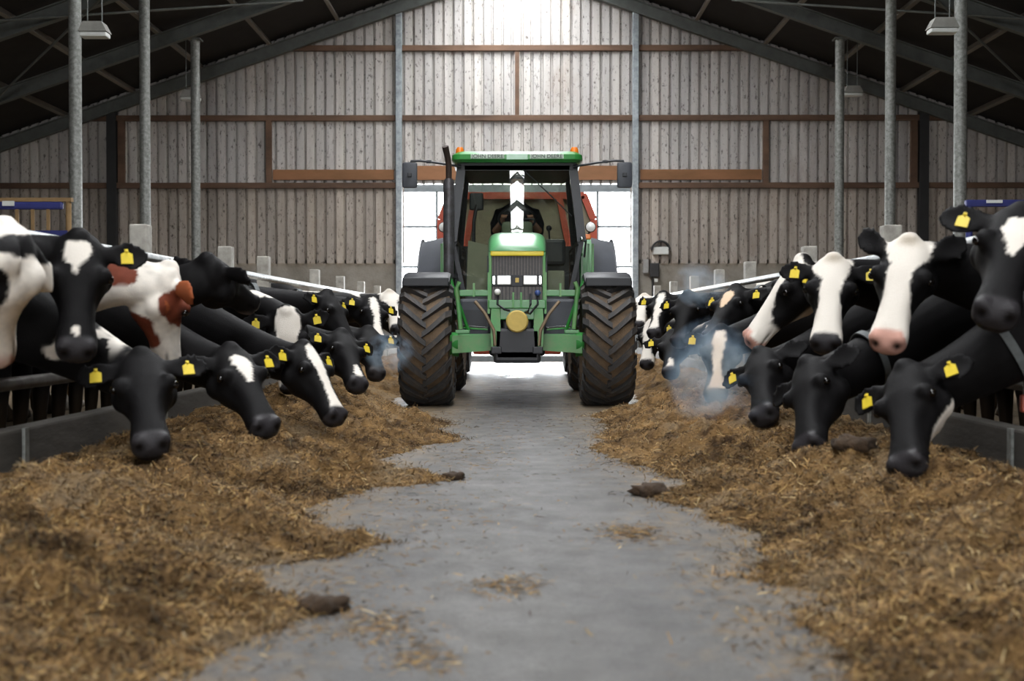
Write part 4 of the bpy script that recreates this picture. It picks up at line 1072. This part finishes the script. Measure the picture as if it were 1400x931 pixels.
MB().tube([(-.5, 1.5, 1.75), (-.5, 1.52, 2.0), (-.47, 1.55, 2.2)], .02, 8).build('monitor_post', black_pl, tractor, 60)
MB().box((-.47, 1.56, 2.24), (.16, .05, .2), bev=.02).build('monitor', black_pl, tractor)

# ------------------------------------------------------------------ driver
def driver():
    O = Vector((0, YT + 2.12, 1.66))
    mb = MB(); X = Vector((1, 0, 0)); Yv = Vector((0, 1, 0)); Z = Vector((0, 0, 1))
    mb.loft([oval(Vector((0, y, z)), X, Yv, hw, hd, hd, 16, .85) for z, y, hw, hd in ((0, .05, .15, .11), (.08, .05, .18, .13), (.2, .06, .175, .125), (.35, .06, .19, .125), (.48, .06, .215, .115), (.56, .06, .2, .095), (.61, .05, .12, .075), (.66, .04, .06, .06))])
    mb.tube([(0, .04, .62), (0, .02, .74)], .052, 10)
    mb.loft([oval(Vector((0, y, z)), X, Yv, hw, hd, hd, 16, .95) for z, y, hw, hd in ((.70, -.01, .03, .045), (.73, -.01, .055, .075), (.78, 0, .07, .09), (.84, .01, .077, .1), (.90, .015, .076, .1), (.95, .015, .06, .08), (.975, .015, .03, .04))])
    mb.sphere((0, -.095, .82), .016, 8, 6, (1, 1.2, 1.6))
    for s in (-1, 1):
        mb.sphere((s * .078, .02, .83), .02, 8, 6, (.5, 1, 1.4))
        mb.tube([(s * .2, .06, .52), (s * .27, .0, .36), (s * .27, -.06, .26), (s * .2, -.24, .34), (s * .17, -.33, .40)], [.075, .062, .052, .042, .034], 10)
        # hand: palm, four curled fingers and a thumb on the rim
        mb.sphere((s * .165, -.36, .415), .036, 10, 8, (.8, 1, .9))
        for f in range(4):
            fx = s * (.19 - .018 * f); mb.tube([(fx, -.37, .43), (fx - s * .005, -.405, .445 - .003 * f), (fx - s * .01, -.415, .42), (fx - s * .01, -.39, .40)], .009, 6)
        mb.tube([(s * .145, -.35, .42), (s * .12, -.37, .44), (s * .115, -.395, .44)], .01, 6)
        mb.tube([(s * .09, .03, .06), (s * .13, -.25, .10), (s * .15, -.42, .06), (s * .16, -.44, -.2), (s * .16, -.42, -.44)], [.1, .09, .07, .058, .045], 10)
        mb.tube([(s * .16, -.40, -.46), (s * .16, -.55, -.49)], [.05, .04], 8)
    me = skin_shells(mb, .011, 2)
    n = len(me.vertices); v = np.empty(n * 3, np.float32); me.vertices.foreach_get('co', v); v = v.reshape(-1, 3).astype(float)
    cols = np.tile(np.array(lin('17181c')), (n, 1))
    skin = np.array(lin('a87a62')); hair = np.array(lin('1d1613'))
    fore = (v[:, 1] < -.12) & (v[:, 2] > .2) & (v[:, 2] < .5); cols[fore] = skin
    head = v[:, 2] > .66; cols[head] = skin
    cols[head & ((v[:, 2] > .905) | ((v[:, 1] > .02) & (v[:, 2] > .76) & (np.abs(v[:, 0]) < .085)))] = hair
    cols[head & (np.abs(v[:, 2] - .765) < .008) & (v[:, 1] < -.07) & (np.abs(v[:, 0]) < .025)] = np.array(lin('6a3a34'))
    cols[(v[:, 1] < -.3) & (v[:, 2] < -.42)] = np.array(lin('0e0d0c'))
    color_attr(me, cols); me.name = 'person'
    o = link_mesh('person', me, attr_mat('person_clothes_and_skin', .75), None, 180); o.location = O
    put(o, 'person in dark jacket sitting at the wheel in the tractor cab', 'person')
    for s in (-1, 1): MB().sphere((s * .03, -.082, .85), .011, 8, 6).build('eye', eye_m, o, 180)
driver()

# ------------------------------------------------------------------ feed wagon behind the tractor
wag = empty('feed_wagon', (0, YT + 5.2, 0), 'red framed feed wagon with beige panels hitched behind the tractor', 'wagon')
red = mat('wagon_red', 'b0482e', .5, var=.25, scale=5); wb = mat('wagon_beige', '857c66', .65, var=.2, scale=4)
sec = [(-.85, .75), (.85, .75), (1.12, 1.7), (1.12, 2.35), (.98, 2.7), (-.98, 2.7), (-1.12, 2.35), (-1.12, 1.7)]
MB().prism([(x * .97, .75 + (z - .75) * .985) for x, z in sec], .05, 3.4, 'XZ').build('body', wb, wag)
for y in (0, 1.7, 3.4):
    fb = MB()
    for i in range(len(sec)):
        a, b = sec[i], sec[(i + 1) % len(sec)]; fb.bar((a[0], y, a[1]), (b[0], y, b[1]), .1, .09, up=(0, 1, 0))
    fb.build('frame_hoop', red, wag)
for s in (-1, 1):
    MB().bar((s * .98, 0, 2.7), (s * .98, 3.4, 2.7), .08, .08).build('top_rail', red, wag)
    MB().bar((s * .62, -.04, 2.66), (s * .9, -.04, 1.2), .09, .06, up=(0, 1, 0)).build('front_brace', red, wag)
    w = empty('wheel', (s * .95, 2.1, .5), parent=wag)
    MB().lathe([(-.16, .26), (-.19, .36), (-.17, .47), (-.1, .5), (.1, .5), (.17, .47), (.19, .36), (.16, .26)], (0, 0, 0), 'X', 40).build('tyre', rubber, w, 50)
    MB().lathe([(s * .05, .04), (s * .05, .2), (s * .15, .27), (-s * .15, .27), (0, .18), (0, .04)], (0, 0, 0), 'X', 28).build('rim', red, w, 40)
MB().box((0, 2.1, .46), (1.55, .14, .14)).build('axle', black_pl, wag)
MB().box((0, 1.7, .56), (1.3, 3.3, .38), bev=.03).build('chassis', red, wag)
MB().bar((0, 0, .65), (0, -1.45, .6), .12, .12).build('drawbar', red, wag)

# ------------------------------------------------------------------ breath vapour
def vapour(u, v, y, sx, sy, sz, dens, label, seed):
    bm = bmesh.new(); bmesh.ops.create_icosphere(bm, subdivisions=3, radius=1)
    me = bpy.data.meshes.new('breath_vapour'); bm.to_mesh(me); bm.free()
    m = bpy.data.materials.new('vapour'); m.use_nodes = True; nt = m.node_tree; N = nt.nodes; L = nt.links
    N.remove(N['Principled BSDF']); sc = N.new('ShaderNodeVolumeScatter'); sc.inputs['Color'].default_value = (.5, .73, 1, 1); sc.inputs['Anisotropy'].default_value = .3
    tc = N.new('ShaderNodeTexCoord'); ln = N.new('ShaderNodeVectorMath'); ln.operation = 'LENGTH'; L.new(tc.outputs['Object'], ln.inputs[0])
    n = N.new('ShaderNodeTexNoise'); n.inputs['Scale'].default_value = 1.7; n.inputs['Detail'].default_value = 4; n.noise_dimensions = '4D'; n.inputs['W'].default_value = seed
    L.new(tc.outputs['Object'], n.inputs['Vector'])
    a = N.new('ShaderNodeMapRange'); a.inputs['From Min'].default_value = 1; a.inputs['From Max'].default_value = .1; a.inputs['To Max'].default_value = 1; L.new(ln.outputs['Value'], a.inputs['Value'])
    b = N.new('ShaderNodeMapRange'); b.inputs['From Min'].default_value = .44; b.inputs['From Max'].default_value = .7; L.new(n.outputs['Fac'], b.inputs['Value'])
    k = N.new('ShaderNodeMath'); k.operation = 'MULTIPLY'; L.new(a.outputs[0], k.inputs[0]); L.new(b.outputs[0], k.inputs[1])
    k2 = N.new('ShaderNodeMath'); k2.operation = 'MULTIPLY'; k2.inputs[1].default_value = dens; L.new(k.outputs[0], k2.inputs[0])
    L.new(k2.outputs[0], sc.inputs['Density']); L.new(sc.outputs[0], N['Material Output'].inputs['Volume'])
    o = link_mesh('breath_vapour', me, m); o.location = P(u, v, y); o.scale = (sx, sy, sz)
    put(o, label, 'vapour', kind='stuff')
vapour(972, 505, 8.1, .34, .3, .38, 12.0, 'bluish breath vapour drifting over the eating cows on the right', 1.0)
vapour(958, 388, 9.0, .22, .2, .2, 9.0, 'small puff of breath vapour in front of the right row heads', 2.0)
vapour(532, 482, 10.6, .24, .25, .2, 14.0, 'bluish puff of vapour beside the left tractor tyre', 3.0)
vapour(1000, 548, 7.3, .42, .3, .18, 4.0, 'thin veil of vapour over the right heap', 4.0)
